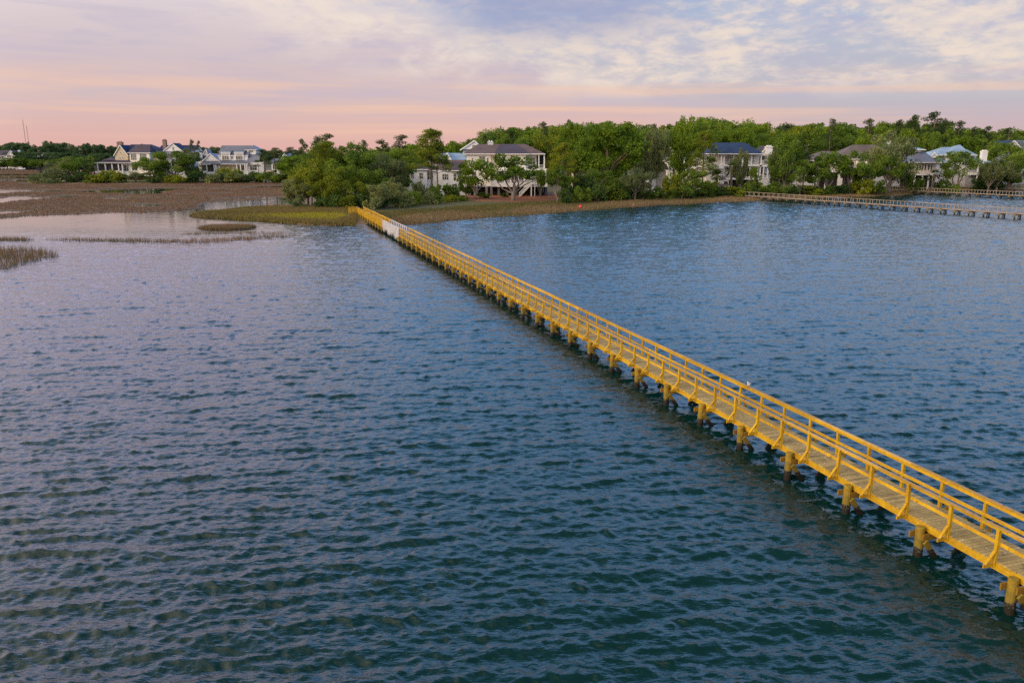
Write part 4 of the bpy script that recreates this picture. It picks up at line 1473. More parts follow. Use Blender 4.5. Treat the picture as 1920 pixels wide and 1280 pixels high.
class House:
    """pieces are given by photograph column/row on the house's front distance Y; d values are metres behind that front"""
    def __init__(s, name, label, cat, px, Y, group='waterfront houses'):
        s.Y = Y
        p = atY(px, 300, Y)
        s.o = np.array([p[0], Y, gz(p[0], Y)])
        s.root = empty(name, tuple(s.o))
        tag(s.root, label, cat, group)

    def X(s, px, d=0):
        return atY(px, 300, s.Y + d)[0] - s.o[0]

    def Z(s, py, d=0):
        return atY(960, py, s.Y + d)[2] - s.o[2]

    def part(s, name, mb, mat, parent=None):
        return mb.build(name, H_[mat] if isinstance(mat, str) else mat, parent or s.root)

    def wall(s, px0, px1, py0, py1, d0, d1, mat, name='wall'):
        """px range, rows py0 (top) to py1 (bottom; None = ground), depth d0..d1"""
        z0 = -0.6 if py1 is None else s.Z(py1, d0)
        return s.part(name, MB().box(s.X(px0, d0), s.X(px1, d0), d0, d1, z0, s.Z(py0, d0)), mat)

    def hip(s, px0, px1, pe, pr, d0, d1, mat, ov=0.5, r0=None, r1=None, trim=True):
        """hipped roof: eaves at row pe, ridge at row pr from column r0 to r1"""
        x0, x1, y0, y1 = s.X(px0, d0) - ov, s.X(px1, d0) + ov, d0 - ov, d1 + ov
        dm = (y0 + y1) / 2
        ze, zr = s.Z(pe, d0), s.Z(pr, dm)
        q = min((y1 - y0) / 2, (x1 - x0) / 2 - 0.05)
        a = s.X(r0, dm) if r0 is not None else x0 + q
        b = s.X(r1, dm) if r1 is not None else x1 - q
        mb = MB().add([(x0, y0, ze), (x1, y0, ze), (x1, y1, ze), (x0, y1, ze), (a, dm, zr), (b, dm, zr)],
                      [(0, 1, 5, 4), (1, 2, 5), (2, 3, 4, 5), (3, 0, 4), (0, 3, 2, 1)])
        r = s.part('roof', mb, mat)
        if trim:
            f = MB()
            t = 0.24
            f.box(x0 - .04, x1 + .04, y0 - .05, y0 - .005, ze - t, ze - 0.01).box(x0 - .05, x0 - .005, y0, y1, ze - t, ze - 0.01).box(x1 + .005, x1 + .05, y0, y1, ze - t, ze - 0.01)
            s.part('fascia', f, 'trim', r)
        return r

    def gable_front(s, px0, px1, pe, pr, d0, d1, wallmat, mat, ov=0.4, apex=None, trim=True):
        """gable that faces the water: ridge runs back from the apex"""
        x0, x1 = s.X(px0, d0), s.X(px1, d0)
        ze, zr = s.Z(pe, d0), s.Z(pr, d0)
        xm = (x0 + x1) / 2 if apex is None else s.X(apex, d0)
        s.part('gable', MB().prism([(x0, ze), (x1, ze), (xm, zr)], d0, d0 + 0.2), wallmat)
        k = (zr - ze) / max(xm - x0, .1)
        mb = MB()
        t = 0.18
        mb.prism([(x0 - ov, ze - ov * k), (xm, zr), (xm, zr + t), (x0 - ov, ze - ov * k + t)], d0 - 0.35, d1)
        k2 = (zr - ze) / max(x1 - xm, .1)
        mb.prism([(xm, zr), (x1 + ov, ze - ov * k2), (x1 + ov, ze - ov * k2 + t), (xm, zr + t)], d0 - 0.35, d1)
        r = s.part('roof', mb, mat)
        if trim:
            f = MB()
            f.bar((x0 - ov, d0 - 0.38, ze - ov * k + 0.03), (xm, d0 - 0.38, zr + 0.03), 0.06, 0.34, (0, 0, 1))
            f.bar((xm, d0 - 0.39, zr + 0.03), (x1 + ov, d0 - 0.39, ze - ov * k2 + 0.03), 0.06, 0.34, (0, 0, 1))
            s.part('fascia', f, 'trim', r)
        return r

    def gable_side(s, px0, px1, pe, pr, d0, d1, wallmat, mat, ov=0.4):
        """roof with its ridge parallel to the shore"""
        x0, x1 = s.X(px0, d0), s.X(px1, d0)
        dm = (d0 + d1) / 2
        ze, zr = s.Z(pe, d0), s.Z(pr, dm)
        k = (zr - ze) / (dm - d0)
        for x in (x0, x1 - 0.2):
            w = MB().add([(x, d0, ze), (x, d1, ze), (x, dm, zr), (x + .2, d0, ze), (x + .2, d1, ze), (x + .2, dm, zr)], [(0, 1, 2), (5, 4, 3), (0, 3, 4, 1), (1, 4, 5, 2), (2, 5, 3, 0)])
            s.part('gable', w, wallmat)
        mb = MB()
        t = 0.16
        a, b = x0 - ov, x1 + ov
        for y0, y1, za, zb in ((d0 - ov, dm, ze - ov * k, zr), (d1 + ov, dm, ze - ov * k, zr)):
            mb.add([(a, y0, za), (b, y0, za), (b, y1, zb), (a, y1, zb), (a, y0, za + t), (b, y0, za + t), (b, y1, zb + t), (a, y1, zb + t)],
                   [(0, 3, 2, 1), (4, 5, 6, 7), (0, 1, 5, 4), (1, 2, 6, 5), (2, 3, 7, 6), (3, 0, 4, 7)])
        r = s.part('roof', mb, mat)
        s.part('fascia', MB().box(a, b, d0 - ov - .05, d0 - ov - .005, ze - ov * k - .08, ze - ov * k + t), 'trim', r)
        return r

    def shed(s, px0, px1, pe, pt, d0, d1, mat, ov=0.3):
        """single slope: eave row pe at d0, upper row pt at d1"""
        x0, x1 = s.X(px0, d0) - ov, s.X(px1, d0) + ov
        a, b = s.Z(pe, d0), s.Z(pt, d1)
        t = 0.14
        mb = MB().add([(x0, d0, a), (x1, d0, a), (x1, d1, b), (x0, d1, b), (x0, d0, a + t), (x1, d0, a + t), (x1, d1, b + t), (x0, d1, b + t)],
                      [(0, 3, 2, 1), (4, 5, 6, 7), (0, 1, 5, 4), (1, 2, 6, 5), (2, 3, 7, 6), (3, 0, 4, 7)])
        r = s.part('roof', mb, mat)
        s.part('fascia', MB().box(x0, x1, d0 - .05, d0 - .005, a - .12, a + t), 'trim', r)
        return r

    def win(s, px0, px1, py0, py1, d, cols=2, rows=2, name='window'):
        """white sash frame with muntins in front of a dark pane; d is the wall face"""
        x0, x1, z1, z0 = s.X(px0, d), s.X(px1, d), s.Z(py0, d), s.Z(py1, d)
        f = MB()
        t = 0.11
        f.box(x0 - t, x1 + t, d - .07, d - .004, z1, z1 + t).box(x0 - t, x1 + t, d - .09, d - .004, z0 - t, z0).box(x0 - t, x0, d - .07, d - .004, z0, z1).box(x1, x1 + t, d - .07, d - .004, z0, z1)
        for i in range(1, cols):
            x = x0 + (x1 - x0) * i / cols
            f.box(x - .045, x + .045, d - .065, d - .022, z0, z1)
        for i in range(1, rows):
            z = z0 + (z1 - z0) * i / rows
            f.box(x0, x1, d - .060, d - .024, z - .03, z + .03)
        fo = s.part(name, f, 'trim')
        s.part('pane', MB().box(x0, x1, d - .020, d - .006, z0, z1), 'glass', fo)

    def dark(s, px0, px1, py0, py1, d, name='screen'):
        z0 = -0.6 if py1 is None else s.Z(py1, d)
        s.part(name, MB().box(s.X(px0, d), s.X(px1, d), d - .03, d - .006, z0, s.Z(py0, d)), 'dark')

    def col(s, px, py0, py1, d, w=0.30, mat='trim', name='column'):
        x = s.X(px, d)
        z0 = -0.6 if py1 is None else s.Z(py1, d)
        z1 = s.Z(py0, d)
        m = MB().box(x - w / 2, x + w / 2, d - w / 2, d + w / 2, z0, z1)
        if py1 is not None and w < 0.6:
            m.box(x - w / 2 - .06, x + w / 2 + .06, d - w / 2 - .06, d + w / 2 + .06, z0, z0 + .18).box(x - w / 2 - .06, x + w / 2 + .06, d - w / 2 - .06, d + w / 2 + .06, z1 - .18, z1 - .01)
        s.part(name, m, mat)

    def rail(s, px0, px1, py, d, h=0.95):
        """white baluster rail standing on row py"""
        x0, x1, z = s.X(px0, d), s.X(px1, d), s.Z(py, d)
        m = MB().box(x0, x1, d - .04, d + .04, z + h - .08, z + h).box(x0, x1, d - .03, d + .03, z + .08, z + .15)
        x = x0 + .1
        while x < x1:
            m.box(x - .025, x + .025, d - .02, d + .02, z + .15, z + h - .08)
            x += 0.24
        s.part('railing', m, 'trim')

    def slab(s, px0, px1, py, th, d0, d1, mat='trim', name='porch_floor'):
        z = s.Z(py, d0)
        s.part(name, MB().box(s.X(px0, d0), s.X(px1, d0), d0, d1, z - th, z), mat)

    def chimney(s, px0, px1, py0, py1, d, mat, depth=1.2, cap=True):
        x0, x1, z1, z0 = s.X(px0, d), s.X(px1, d), s.Z(py0, d), (-0.6 if py1 is None else s.Z(py1, d))
        m = MB().box(x0, x1, d, d + depth, z0, z1)
        c = s.part('chimney', m, mat)
        if cap:
            k = MB().box(x0 - .12, x1 + .12, d - .12, d + depth + .12, z1 - .35, z1 - .12)
            for i in (0, 1):
                xx = x0 + (x1 - x0) * (.28 + .44 * i)
                k.box(xx - .2, xx + .2, d + .3, d + depth - .3, z1 + .003, z1 + .35)
            s.part('chimney_cap', k, mat, c)


def stairs(h, px_top, py_top, px_bot, d0, d1, n=18):
    """straight flight along the front, from the deck at its upper end down to the ground"""
    xa, za, xb, zb = h.X(px_top, d0), h.Z(py_top, d0), h.X(px_bot, d0), 0.0
    m = MB()
    for i in range(n):
        f = (i + .5) / n
        x, z = xa + (xb - xa) * f, za + (zb - za) * f
        m.box(min(x, x + (xb - xa) / n * .55) - .12, max(x, x + (xb - xa) / n * .55) + .12, d0 + .1, d1 - .1, z - .05, z)
    st = h.part('stairs', m, 'trim')
    for d in (d0, d1):
        m = MB()
        m.bar((xa, d, za - .12), (xb, d, zb - .12), .07, .30).bar((xa, d, za + .95), (xb, d, zb + .95), .08, .10).bar((xa, d, za + .12), (xb, d, zb + .12), .05, .07)
        for i in range(26):
            f = i / 25
            x, z = xa + (xb - xa) * f, za + (zb - za) * f
            m.box(x - .025, x + .025, d - .02, d + .02, z + .1, z + .95)
        m.box(xb - .09, xb + .09, d - .09, d + .09, -.4, 1.15).box(xa - .09, xa + .09, d - .09, d + .09, -.4, za + 1.1)
        h.part('stair_rail', m, 'trim', st)


def houses():
    # ---- beige house on the island
    h = House('beach_house', 'large beige gabled house with navy roof and screened porch on the island', 'house', 260, 392)
    h.wall(216, 240, 290, None, 2, 14, 'beige')
    h.wall(240, 300, 291, None, 3, 16, 'beige')
    h.gable_front(216, 240, 290, 272.5, 2, 14, 'beige', 'r_navy', 0.5)
    h.hip(236, 314, 291, 271, 3, 19, 'r_navy', 0.4, 248, 287)
    h.wall(244, 281, 286.5, 304, 0.4, 4, 'cream', 'bay')
    h.hip(243, 282, 286.3, 271.8, 0.4, 8, 'r_purple', 0.5, 258, 284)
    h.win(246, 256, 288.5, 300, 0.4, 3, 3)
    h.win(263, 275, 288.5, 300, 0.4, 3, 3)
    for p in (223.2, 226.4, 229.6, 232.6):
        h.win(p - .8, p + .8, 294.5, 297, 2, 1, 1)
    h.win(226, 228, 285.5, 288, 2, 1, 1)
    h.chimney(222, 232, 266.5, 290, 6, 'brick', 1.6)
    # screened porch
    h.hip(180, 246, 305.2, 297.5, -1, 9, 'r_purple', 0.5)
    h.hip(192, 216, 300.5, 295, 1, 7, 'r_purple', 0.2, trim=False)
    h.slab(178, 286, 326.6, 0.9, -1, 9, 'trim')
    for a, b in ((183, 195), (198, 208), (210, 220), (222, 227)):
        h.dark(a, b, 309, 320, 0.2)
    for p in (182, 196.3, 209, 221, 228):
        h.col(p, 305.6, 326.4, -.6, .45)
    h.wall(196, 230, 320, 326.4, -.4, -.2, 'cream', 'porch_wall')
    h.wall(229, 286, 305.6, 326.4, 1, 3, 'cream')
    h.shed(229, 290, 306, 301.5, -.6, 3, 'r_purple')
    h.win(231, 239.5, 310, 321, 1, 2, 1, 'door')
    h.win(246, 256, 309.5, 320, 1, 2, 2)
    h.win(266, 276, 309.5, 320, 1, 2, 2)
    h.rail(229, 243, 326.4, -.8)
    # rear wing
    h.wall(300, 352, 284.5, None, 8, 22, 'white')
    h.gable_side(296, 364, 285, 273, 9, 23, 'white', 'r_navy')
    h.gable_front(307, 345, 284.5, 269, 7, 16, 'white', 'r_navy', 0.5, apex=326)
    h.win(325.5, 328.5, 275.5, 281, 7, 1, 2)
    h.shed(308, 346, 287.5, 284, 5.5, 7.5, 'r_navy')
    h.wall(311, 344, 287.6, 305, 6.4, 8, 'white')
    h.win(316, 324, 290, 299, 6.4, 3, 2)
    h.win(330, 338, 290, 299, 6.4, 3, 2)
    h.chimney(307.5, 313.8, 262.5, 284, 10, 'brick', 1.6)
    # ---- white house on the island
    h = House('beach_house', 'white house with grey metal roof and two shed dormers on the island', 'house', 440, 388)
    h.wall(410, 465, 291, None, 2, 14, 'white')
    h.gable_side(411, 465, 291, 273.5, 2, 14, 'white', 'r_grey')
    for a, b in ((415.5, 432), (440.5, 457)):
        h.wall(a, b, 285, 300, 1.6, 5, 'white', 'dormer')
        h.shed(a, b, 286.5, 282, 1.2, 5, 'r_grey')
    h.win(417, 429.3, 290, 299.5, 1.6, 3, 1)
    h.win(442.5, 455, 290, 299.5, 1.6, 3, 1)
    h.win(434, 437.6, 291.5, 298.5, 2, 1, 2)
    h.shed(396, 464, 308, 301.5, -1.5, 2, 'r_grey')
    h.wall(378, 412, 302, None, .5, 9, 'white')
    h.gable_front(380, 411, 302.5, 288.5, .5, 10, 'white', 'r_grey', 0.5, apex=394.5)
    h.shed(376, 412, 308, 303, -1.5, .5, 'r_grey')
    h.chimney(371, 378.5, 286.5, None, 3, 'white', 1.6, False)
    h.gable_front(380, 391, 292, 280, 8, 14, 'white', 'r_grey', 0.3, apex=388)
    h.dark(388, 400, 309.5, 322, .45)
    h.dark(376, 385, 309.5, 320, .45)
    for p in (377, 386.5, 400.5, 404):
        h.col(p, 308.6, 324, -1.2, .35)
    h.wall(404, 443, 308.5, 324, .8, 2, 'beige')
    h.win(445, 449, 309.5, 319, 1.9, 1, 2)
    h.win(451.5, 456.5, 309.5, 319, 1.9, 1, 2, 'door')
    for p in (443, 450, 458.5, 462):
        h.col(p, 308.6, 324, -1.2, .4)
    h.slab(376, 464, 324.2, .8, -1.6, 2)
    # right tower and its lower roof
    h.wall(464, 481, 281, 291, 4, 12, 'white')
    h.hip(463, 482, 280.5, 272.2, 4, 13, 'r_grey', 0.4)
    h.win(467.5, 475.5, 281.8, 286, 4, 3, 1)
    h.shed(463, 483.5, 305.5, 290, .4, 4, 'r_grey')
    h.wall(464, 482.5, 306, None, .6, 10, 'white')
    h.win(468, 480.5, 309, 319, .6, 3, 2)
    h.wall(484, 494.5, 304, None, .2, 3, 'palegrey', 'screen_wall')
    # ---- pale house behind, right end of the island
    h = House('beach_house', 'pale gabled house half hidden by pines at the right end of the island', 'house', 530, 420)
    h.wall(508, 552, 305, None, 2, 12, 'white')
    h.gable_front(523, 552, 305, 288, 0, 12, 'white', 'r_grey', 0.4, apex=534)
    h.gable_side(506, 524, 305, 298, 2, 12, 'white', 'r_grey')
    h.win(531, 538, 303, 309, 0, 2, 2)
    h.win(511, 517, 309, 317, 2, 2, 2)
    h.win(543, 548, 309, 317, 2, 2, 2)
    h.wall(523.2, 551.8, 305, None, 0.05, 2.2, 'white')
    h = House('beach_house', 'blue grey roof showing through the pines between the white house and the point', 'house', 566, 440)
    h.wall(556, 580, 302, None, 1, 10, 'grey')
    h.hip(554, 582, 302, 285, 0, 12, 'r_grey')
    h.win(562, 568, 305, 311, 1)
    # ---- cream house on stilts
    h = House('stilt_house', 'large cream house on dark stilts with brown hip roof and white stairs', 'house', 945, 236)
    h.wall(875, 920, 288.6, 349, 0, 11, 'cream')
    h.wall(920, 1003, 288.6, 349, 1, 11, 'cream')
    h.hip(873.5, 1017, 288.2, 270.3, 0, 13, 'r_brown', 0.75, 897, 985)
    h.wall(932, 986, 288.9, 318, -2.2, 2, 'cream', 'bay')
    h.hip(932, 986, 288.35, 270.9, -2.2, 11, 'r_purple', 0.75, 937, 968)
    h.chimney(914.6, 924.8, 265.4, 276, 6, 'palegrey', 1.4)
    h.win(884.3, 887, 296.5, 303, 0, 1, 2)
    h.win(898.5, 909.5, 293, 305, 0, 2, 2)
    h.win(913, 916, 296, 304, 0, 1, 2)
    h.win(940, 948, 297, 309, -2.2, 3, 2)
    h.win(958, 975, 297, 309, -2.2, 4, 2)
    h.win(988.8, 1003, 295.8, 308, .98, 3, 2)
    h.win(884, 892, 322, 338, 0, 2, 2)
    h.wall(1003, 1006, 288.6, 313, 1.2, 11, 'cream', 'porch_wall')
    for p in (1010.2, 1020.4):
        h.col(p, 289, 315.5, 0.2, .34)
    h.slab(1003.5, 1021, 316.4, .5, 0, 11)
    h.rail(1010, 1021, 315.6, .1)
    h.dark(1006.5, 1018, 293, 312, 9)
    h.wall(919.5, 932, 318, 350, -1.4, 1, 'palegrey', 'bay')
    # lower porch and deck
    h.slab(931, 1027, 344.2, .95, -3.6, 2)
    h.slab(934, 1026, 316.5, .6, -3.2, 1.2, 'trim', 'porch_roof')
    for p in (946, 957.5, 971.5, 983.5, 996, 1009.5, 1024):
        h.col(p, 318, 344, -3.2, .42)
    for a, b in ((936, 945), (948, 956), (959, 970), (973, 982)):
        h.win(a, b, 322, 341, .96, 2, 1, 'door')
    h.win(1006, 1013, 330, 341, .96, 2, 1)
    h.win(1015, 1021, 330, 341, .96, 2, 1)
    h.rail(935, 989, 344.2, -3.4)
    h.rail(1005, 1026, 344.2, -3.4)
    h.wall(1002, 1026, 318.5, 344, 1.05, 3, 'cream')
    # stilts over an open ground floor; its shade is painted as a dark sheet
    h.dark(876, 1026, 350.5, None, 3.2, 'ground_floor_shade')
    for p in (880, 893, 912, 921, 935, 951, 968, 996, 1013, 1024.5):
        h.col(p, 350.2, None, -.2, .7, 'pier', 'pier')
    stairs(h, 997, 344.6, 974, -6.0, -3.9)
    h.slab(995, 1003.5, 344.3, .2, -6.2, -3.7, 'trim', 'landing')
    for p in (996, 1003):
        h.col(p, 345.2, None, -6, .2, 'trim', 'landing_post')
    h.rail(997, 1003.5, 344.3, -6.1)
    # west wing
    h.wall(767, 800, 317.5, None, 0, 10, 'white', 'wing_wall')
    h.hip(766.5, 800, 317.2, 308, 0, 10, 'r_brown', 0.6, 778, 790)
    h.wall(800, 818, 318, None, 1, 10, 'white', 'wing_wall')
    h.wall(818, 876, 319.5, None, 0.3, 10, 'white', 'wing_wall')
    h.hip(798, 880, 319.2, 300, .8, 11, 'r_brown', 0.5, 845, 874)
    h.hip(845, 876, 319.35, 303.5, -.6, 9, 'r_purple', 0.3, 849, 870)
    h.win(769.5, 775, 324, 334, 0, 2, 2)
    h.win(785.5, 792, 324.5, 335, 0, 2, 2)
    h.win(801, 811, 324, 336, 1, 3, 2)
    h.win(829, 840, 326, 337, .3, 3, 2)
    h.win(850, 855, 325.5, 338.5, .3, 1, 2)
    # ---- behind the cream house
    h = House('hidden_house', 'pale blue roofed house with white dormer behind the cream wing', 'house', 850, 268)
    h.wall(806, 874, 302, None, 1, 12, 'white')
    h.hip(804, 876, 302, 287, 0, 14, 'r_pale', 0.4, 828, 868)
    h.gable_front(832, 846, 300, 287, -1, 6, 'white', 'r_pale', 0.3)
    h.win(836, 841, 294, 299, -1)
    h = House('hidden_house', 'dark roofed gable house rising behind the left end of the brown hip roof', 'house', 890, 275)
    h.wall(868, 915, 280, None, 1, 12, 'palegrey')
    h.gable_front(866, 906, 280, 264, 0, 14, 'white', 'r_dark', 0.6, apex=890)
    h.win(886, 892, 272, 277, 0)
    h = House('hidden_house', 'low brownish house with dark flat roof left of the huge round tree', 'house', 1092, 262)
    h.wall(1076, 1110, 306, None, 0, 9, 'tan')
    h.slab(1073, 1113, 304.5, .7, -.9, 10, 'r_dark', 'roof')
    h.win(1081, 1090, 309, 316, 0, 2, 1)
    h.win(1096, 1104, 309, 316, 0, 2, 1)
    h = House('garden_house', 'small white gabled outbuilding above the parked cars', 'outbuilding', 1224, 258)
    h.wall(1218, 1231, 318, None, 0, 8, 'white')
    h.gable_front(1218, 1231, 318, 308, 0, 8, 'white', 'r_dark', .3)
    h.gable_side(1231, 1252, 318, 309, 1, 8, 'tan', 'r_dark')
    h.wall(1231, 1250, 318, None, 1.2, 7, 'tan')
    h.win(1219.6, 1223, 317, 323, 0, 1, 2)
    # ---- tan house with chimney, left of the blue roofed one
    h = House('stilt_house', 'pale stucco house with square white chimney, left of the blue roof', 'house', 1290, 278)
    h.wall(1252, 1330, 296, None, 0, 12, 'cream')
    h.hip(1250, 1332, 296, 280, 0, 13, 'r_grey', .5)
    h.chimney(1257, 1264.5, 276, 300, 2, 'cream', 1.4)
    h.wall(1268, 1284, 285, 297, -.4, 5, 'white', 'dormer')
    h.hip(1267, 1285, 285, 279, -.4, 6, 'r_grey', .3)
    h.win(1271, 1275, 287, 293, -.4)
    for p in (1262, 1276, 1290, 1304, 1318):
        h.win(p, p + 5, 302, 312, 0)
        h.win(p, p + 5, 322, 334, 0)
    h.wall(1303, 1328, 317, None, -1.2, 1, 'cream', 'base')
    # ---- blue roofed house
    h = House('stilt_house', 'blue hip roofed house with white double porch and tall white chimney', 'house', 1385, 276)
    h.wall(1330, 1424, 288.5, None, 3.2, 13, 'cream')
    h.hip(1331, 1427, 288, 267.5, 0, 15, 'r_blue', .5, 1338, 1395)
    h.hip(1350, 1420, 288.1, 276.5, -1.2, 6, 'r_blue', .4, 1362, 1400)
    for p in (1352.5, 1357.5, 1375.3, 1392, 1409, 1427):
        h.col(p, 288.6, 308.6, .2, .40)
    for a, b in ((1360, 1366), (1368, 1373), (1379, 1386), (1396, 1402), (1411, 1413)):
        h.win(a, b, 292, 307, 3.2, 2, 2, 'door')
    h.slab(1350, 1430, 308.7, .55, -.4, 4)
    h.rail(1358, 1408, 308.7, -.2, .8)
    h.slab(1356, 1428, 334.2, .5, -.4, 4)
    for p in (1358, 1374, 1391, 1407.5, 1422):
        h.col(p, 311.5, 334, .2, .40)
    h.dark(1376, 1390, 314, 333, 3.1)
    h.win(1393, 1406, 315, 331, 3.2, 3, 2, 'door')
    h.win(1411, 1419, 315, 331, 3.2, 2, 2)
    h.dark(1360, 1418, 336, None, 2.5, 'ground_floor_shade')  # dark sheet painted for the shade under the porch
    for p in (1358, 1374, 1391, 1407, 1420):
        h.col(p, 336, None, .2, .6, 'pier', 'pier')
    # left flat-roofed wing and gate
    h.wall(1324, 1358, 309, 316.5, -1.6, 4, 'trim', 'parapet')
    h.wall(1326, 1356, 316.6, None, -.8, 4, 'cream')
    h.win(1330, 1334, 318, 327, -.8)
    h.dark(1338, 1348, 318, 328, -.8)
    h.wall(1352.5, 1369, 338, None, -3.2, -1, 'white', 'gate_house')
    h.hip(1350, 1371, 349, 332, -3.4, -.6, 'r_tan', .2)
    h.dark(1360, 1367, 340, None, -3.2, 'door')
    # right tower: chimney, stacked porch, base block
    h.chimney(1435.5, 1447.5, 274.5, 326, 2.2, 'white', 2.0)
    h.gable_front(1422, 1440, 292, 274.5, 3.6, 12, 'white', 'r_dark', .4, apex=1436)
    h.wall(1428, 1446, 300, None, 3.4, 10, 'white')
    h.slab(1425, 1447, 309.5, .6, -.4, 4)
    for p in (1426.5, 1433, 1441, 1446):
        h.col(p, 311.5, 334.6, .1, .42)
    h.dark(1428, 1432, 313, 326, 3.3)
    h.dark(1435, 1440, 313, 326, 3.3)
    h.rail(1427, 1446, 335, 0)
    h.wall(1426, 1447, 335, None, -.6, 4, 'white', 'base')
    # ---- navy roof in the wood and the columned house
    h = House('hidden_house', 'dark slate roofed house deep in the wood above the big shore oak', 'house', 1498, 335)
    h.wall(1486, 1514, 272, None, 1, 12, 'grey')
    h.hip(1484, 1516, 272, 256.5, 0, 14, 'r_blue', .5)
    h.win(1492, 1497, 274, 280, 1)
    h = House('stilt_house', 'white columned house with tan hip roofs mostly hidden behind shore oaks', 'house', 1580, 284)
    h.wall(1520, 1640, 301, None, 3, 14, 'tan')
    h.hip(1520, 1585, 301, 283.5, 0, 15, 'r_tan', .5, 1540, 1560)
    h.hip(1570, 1660, 298, 271.5, 3, 17, 'r_tan', .5, 1596, 1640)
    for p in (1532, 1540, 1566, 1590, 1608, 1626):
        h.col(p, 301.5, 319, .3, .6)
    h.slab(1520, 1640, 320, .6, -.3, 4)
    h.rail(1540, 1640, 320, -.1)
    for p in (1544, 1572, 1596, 1614):
        h.win(p, p + 6, 305, 317, 3, 2, 2, 'door')
    for p in (1534, 1552, 1576, 1600, 1622):
        h.col(p, 323, None, .3, .7, 'white', 'pier')
    h.dark(1540, 1640, 324, None, 2.8, 'ground_floor_shade')  # shade behind the piers, put in as a dark sheet
    h.wall(1498, 1530, 327, None, -1, 6, 'white', 'base')
    h.win(1503, 1507, 332, 342, -1)
    h.win(1517, 1522, 332, 342, -1)
    h.wall(1576, 1583, 334, None, -.2, .4, 'white', 'base')
    h = House('hidden_house', 'silver roofed house glimpsed between the oaks left of the grey hip roof', 'house', 1655, 312)
    h.wall(1630, 1692, 292, None, 1, 12, 'palegrey')
    h.hip(1628, 1694, 292, 268, 0, 14, 'r_grey', .5, 1646, 1676)
    h.chimney(1662, 1667, 263, 280, 5, 'white', 1.2)
    h.win(1640, 1648, 296, 304, 1)
    h.win(1672, 1680, 296, 304, 1)
    # ---- grey hip roofed house
    h = House('stilt_house', 'pale house with grey hip roof and upstairs window row behind the middle dock', 'house', 1732, 292)
    h.wall(1716, 1756, 305, 325, 1.5, 10, 'tan')
    h.hip(1711, 1757, 304.2, 284.5, 0, 13, 'r_grey', .4, 1722, 1732)
    for p in (1722, 1726.8, 1731.6, 1736.4, 1743, 1748):
        h.win(p - 1.5, p + 1.5, 308.5, 319.5, 1.5, 1, 1)
    h.slab(1716, 1758, 325.5, .6, 0, 4)
    h.rail(1726, 1746, 325.5, .1)
    for p in (1719, 1733, 1745, 1756):
        h.col(p, 328, None, .4, .4)
    h.dark(1722, 1752, 329, None, 3, 'ground_floor_shade')  # dark sheet stands in for shade in the open lower level
    h.wall(1712, 1726, 280, 285, 6, 12, 'white', 'dormer')
    h.hip(1711, 1732, 280.5, 275.5, 5, 13, 'r_pale', .3)
    # ---- pale blue metal roof
    h = House('stilt_house', 'white house under a pale blue metal roof behind the wide oak', 'house', 1795, 304)
    h.wall(1756, 1830, 291, None, 3, 16, 'white')
    h.hip(1758, 1828, 290.5, 276, 2, 16, 'r_pale', .5, 1764, 1800)
    h.hip(1778, 1814, 288, 271.5, 1, 15, 'r_pale', .4, 1794, 1797)
    h.hip(1756, 1780, 304.5, 296, -1, 5, 'r_pale', .4)
    h.gable_front(1742, 1758, 296, 286, 2, 8, 'white', 'r_pale', .3)
    h.wall(1757, 1779, 305, None, -.4, 4, 'white')
    h.win(1763, 1768, 308, 316, -.4)
    h.win(1800, 1806, 296, 304, 3)
    h.win(1812, 1818, 296, 304, 3)
    # ---- two storey porch house
    h = House('stilt_house', 'two storey white porch house with pale roof and round topped white chimney', 'house', 1852, 300)
    h.wall(1826, 1874, 306, None, 3, 12, 'grey')
    h.hip(1824, 1866, 305.8, 295, 0, 13, 'r_pale', .4)
    h.chimney(1840.5, 1850.5, 283, 306, 2, 'white', 1.6)
    for p in (1836, 1847.5, 1860, 1871):
        h.col(p, 306.4, 323, .2, .4)
        h.col(p, 326, None, .2, .4)
    h.slab(1824, 1873, 324, .8, -.2, 4)
    for p in (1838, 1850, 1863):
        h.dark(p, p + 8, 309, 322, 2.98, 'door')
        h.dark(p, p + 8, 328, 341, 2.98, 'door')
    # ---- navy gable at the right edge
    h = House('hidden_house', 'navy roofed grey house with white trimmed gable at the right edge', 'house', 1895, 330)
    h.wall(1868, 1935, 282, None, 1, 14, 'grey')
    h.gable_side(1864, 1894, 281, 268.5, 1, 13, 'grey', 'r_blue')
    h.gable_front(1880, 1912, 279, 264, 0, 13, 'palegrey', 'r_blue', .6, apex=1896)
    h.gable_side(1910, 1945, 281, 264, 2, 16, 'grey', 'r_grey')
    h.win(1892, 1899, 272, 278, 0)
    h.win(1872, 1877, 284, 291, 1)
    # ---- far left houses
    g = 'far houses across the marsh'
    h = House('far_house', 'far white house with grey gabled roof and chimney at the left edge', 'house', 20, 735, g)
    h.wall(-20, 40, 292, None, 3, 16, 'white')
    h.hip(-22, 42, 292, 282, 3, 17, 'r_purple', .5, -10, 22)
    h.gable_front(14, 31, 292, 282.3, 1, 12, 'white', 'r_purple', .5)
    h.wall(15, 30, 292.2, 300, 1.1, 4, 'white')
    h.chimney(35.5, 39.5, 282.5, 295, 4, 'white', 2)
    for p in (1, 5, 9, 19, 33, 37):
        h.win(p, p + 2, 293.5, 297.5, 3 if p < 15 or p > 31 else 1.1)
    h = House('far_house', 'far small house with brown roof and two white dormers in the left woodland', 'house', 76, 745, g)
    h.wall(66, 88, 294, None, 2, 14, 'white')
    h.hip(64, 88, 294, 286, 1, 15, 'r_tan', .5)
    h.gable_front(71.5, 75.5, 294, 291, 0, 5, 'white', 'r_tan', .2)
    h.gable_front(78.5, 82.5, 294, 290.5, 0, 5, 'white', 'r_tan', .2)
    h.win(72.6, 74.4, 294.6, 297, 2)
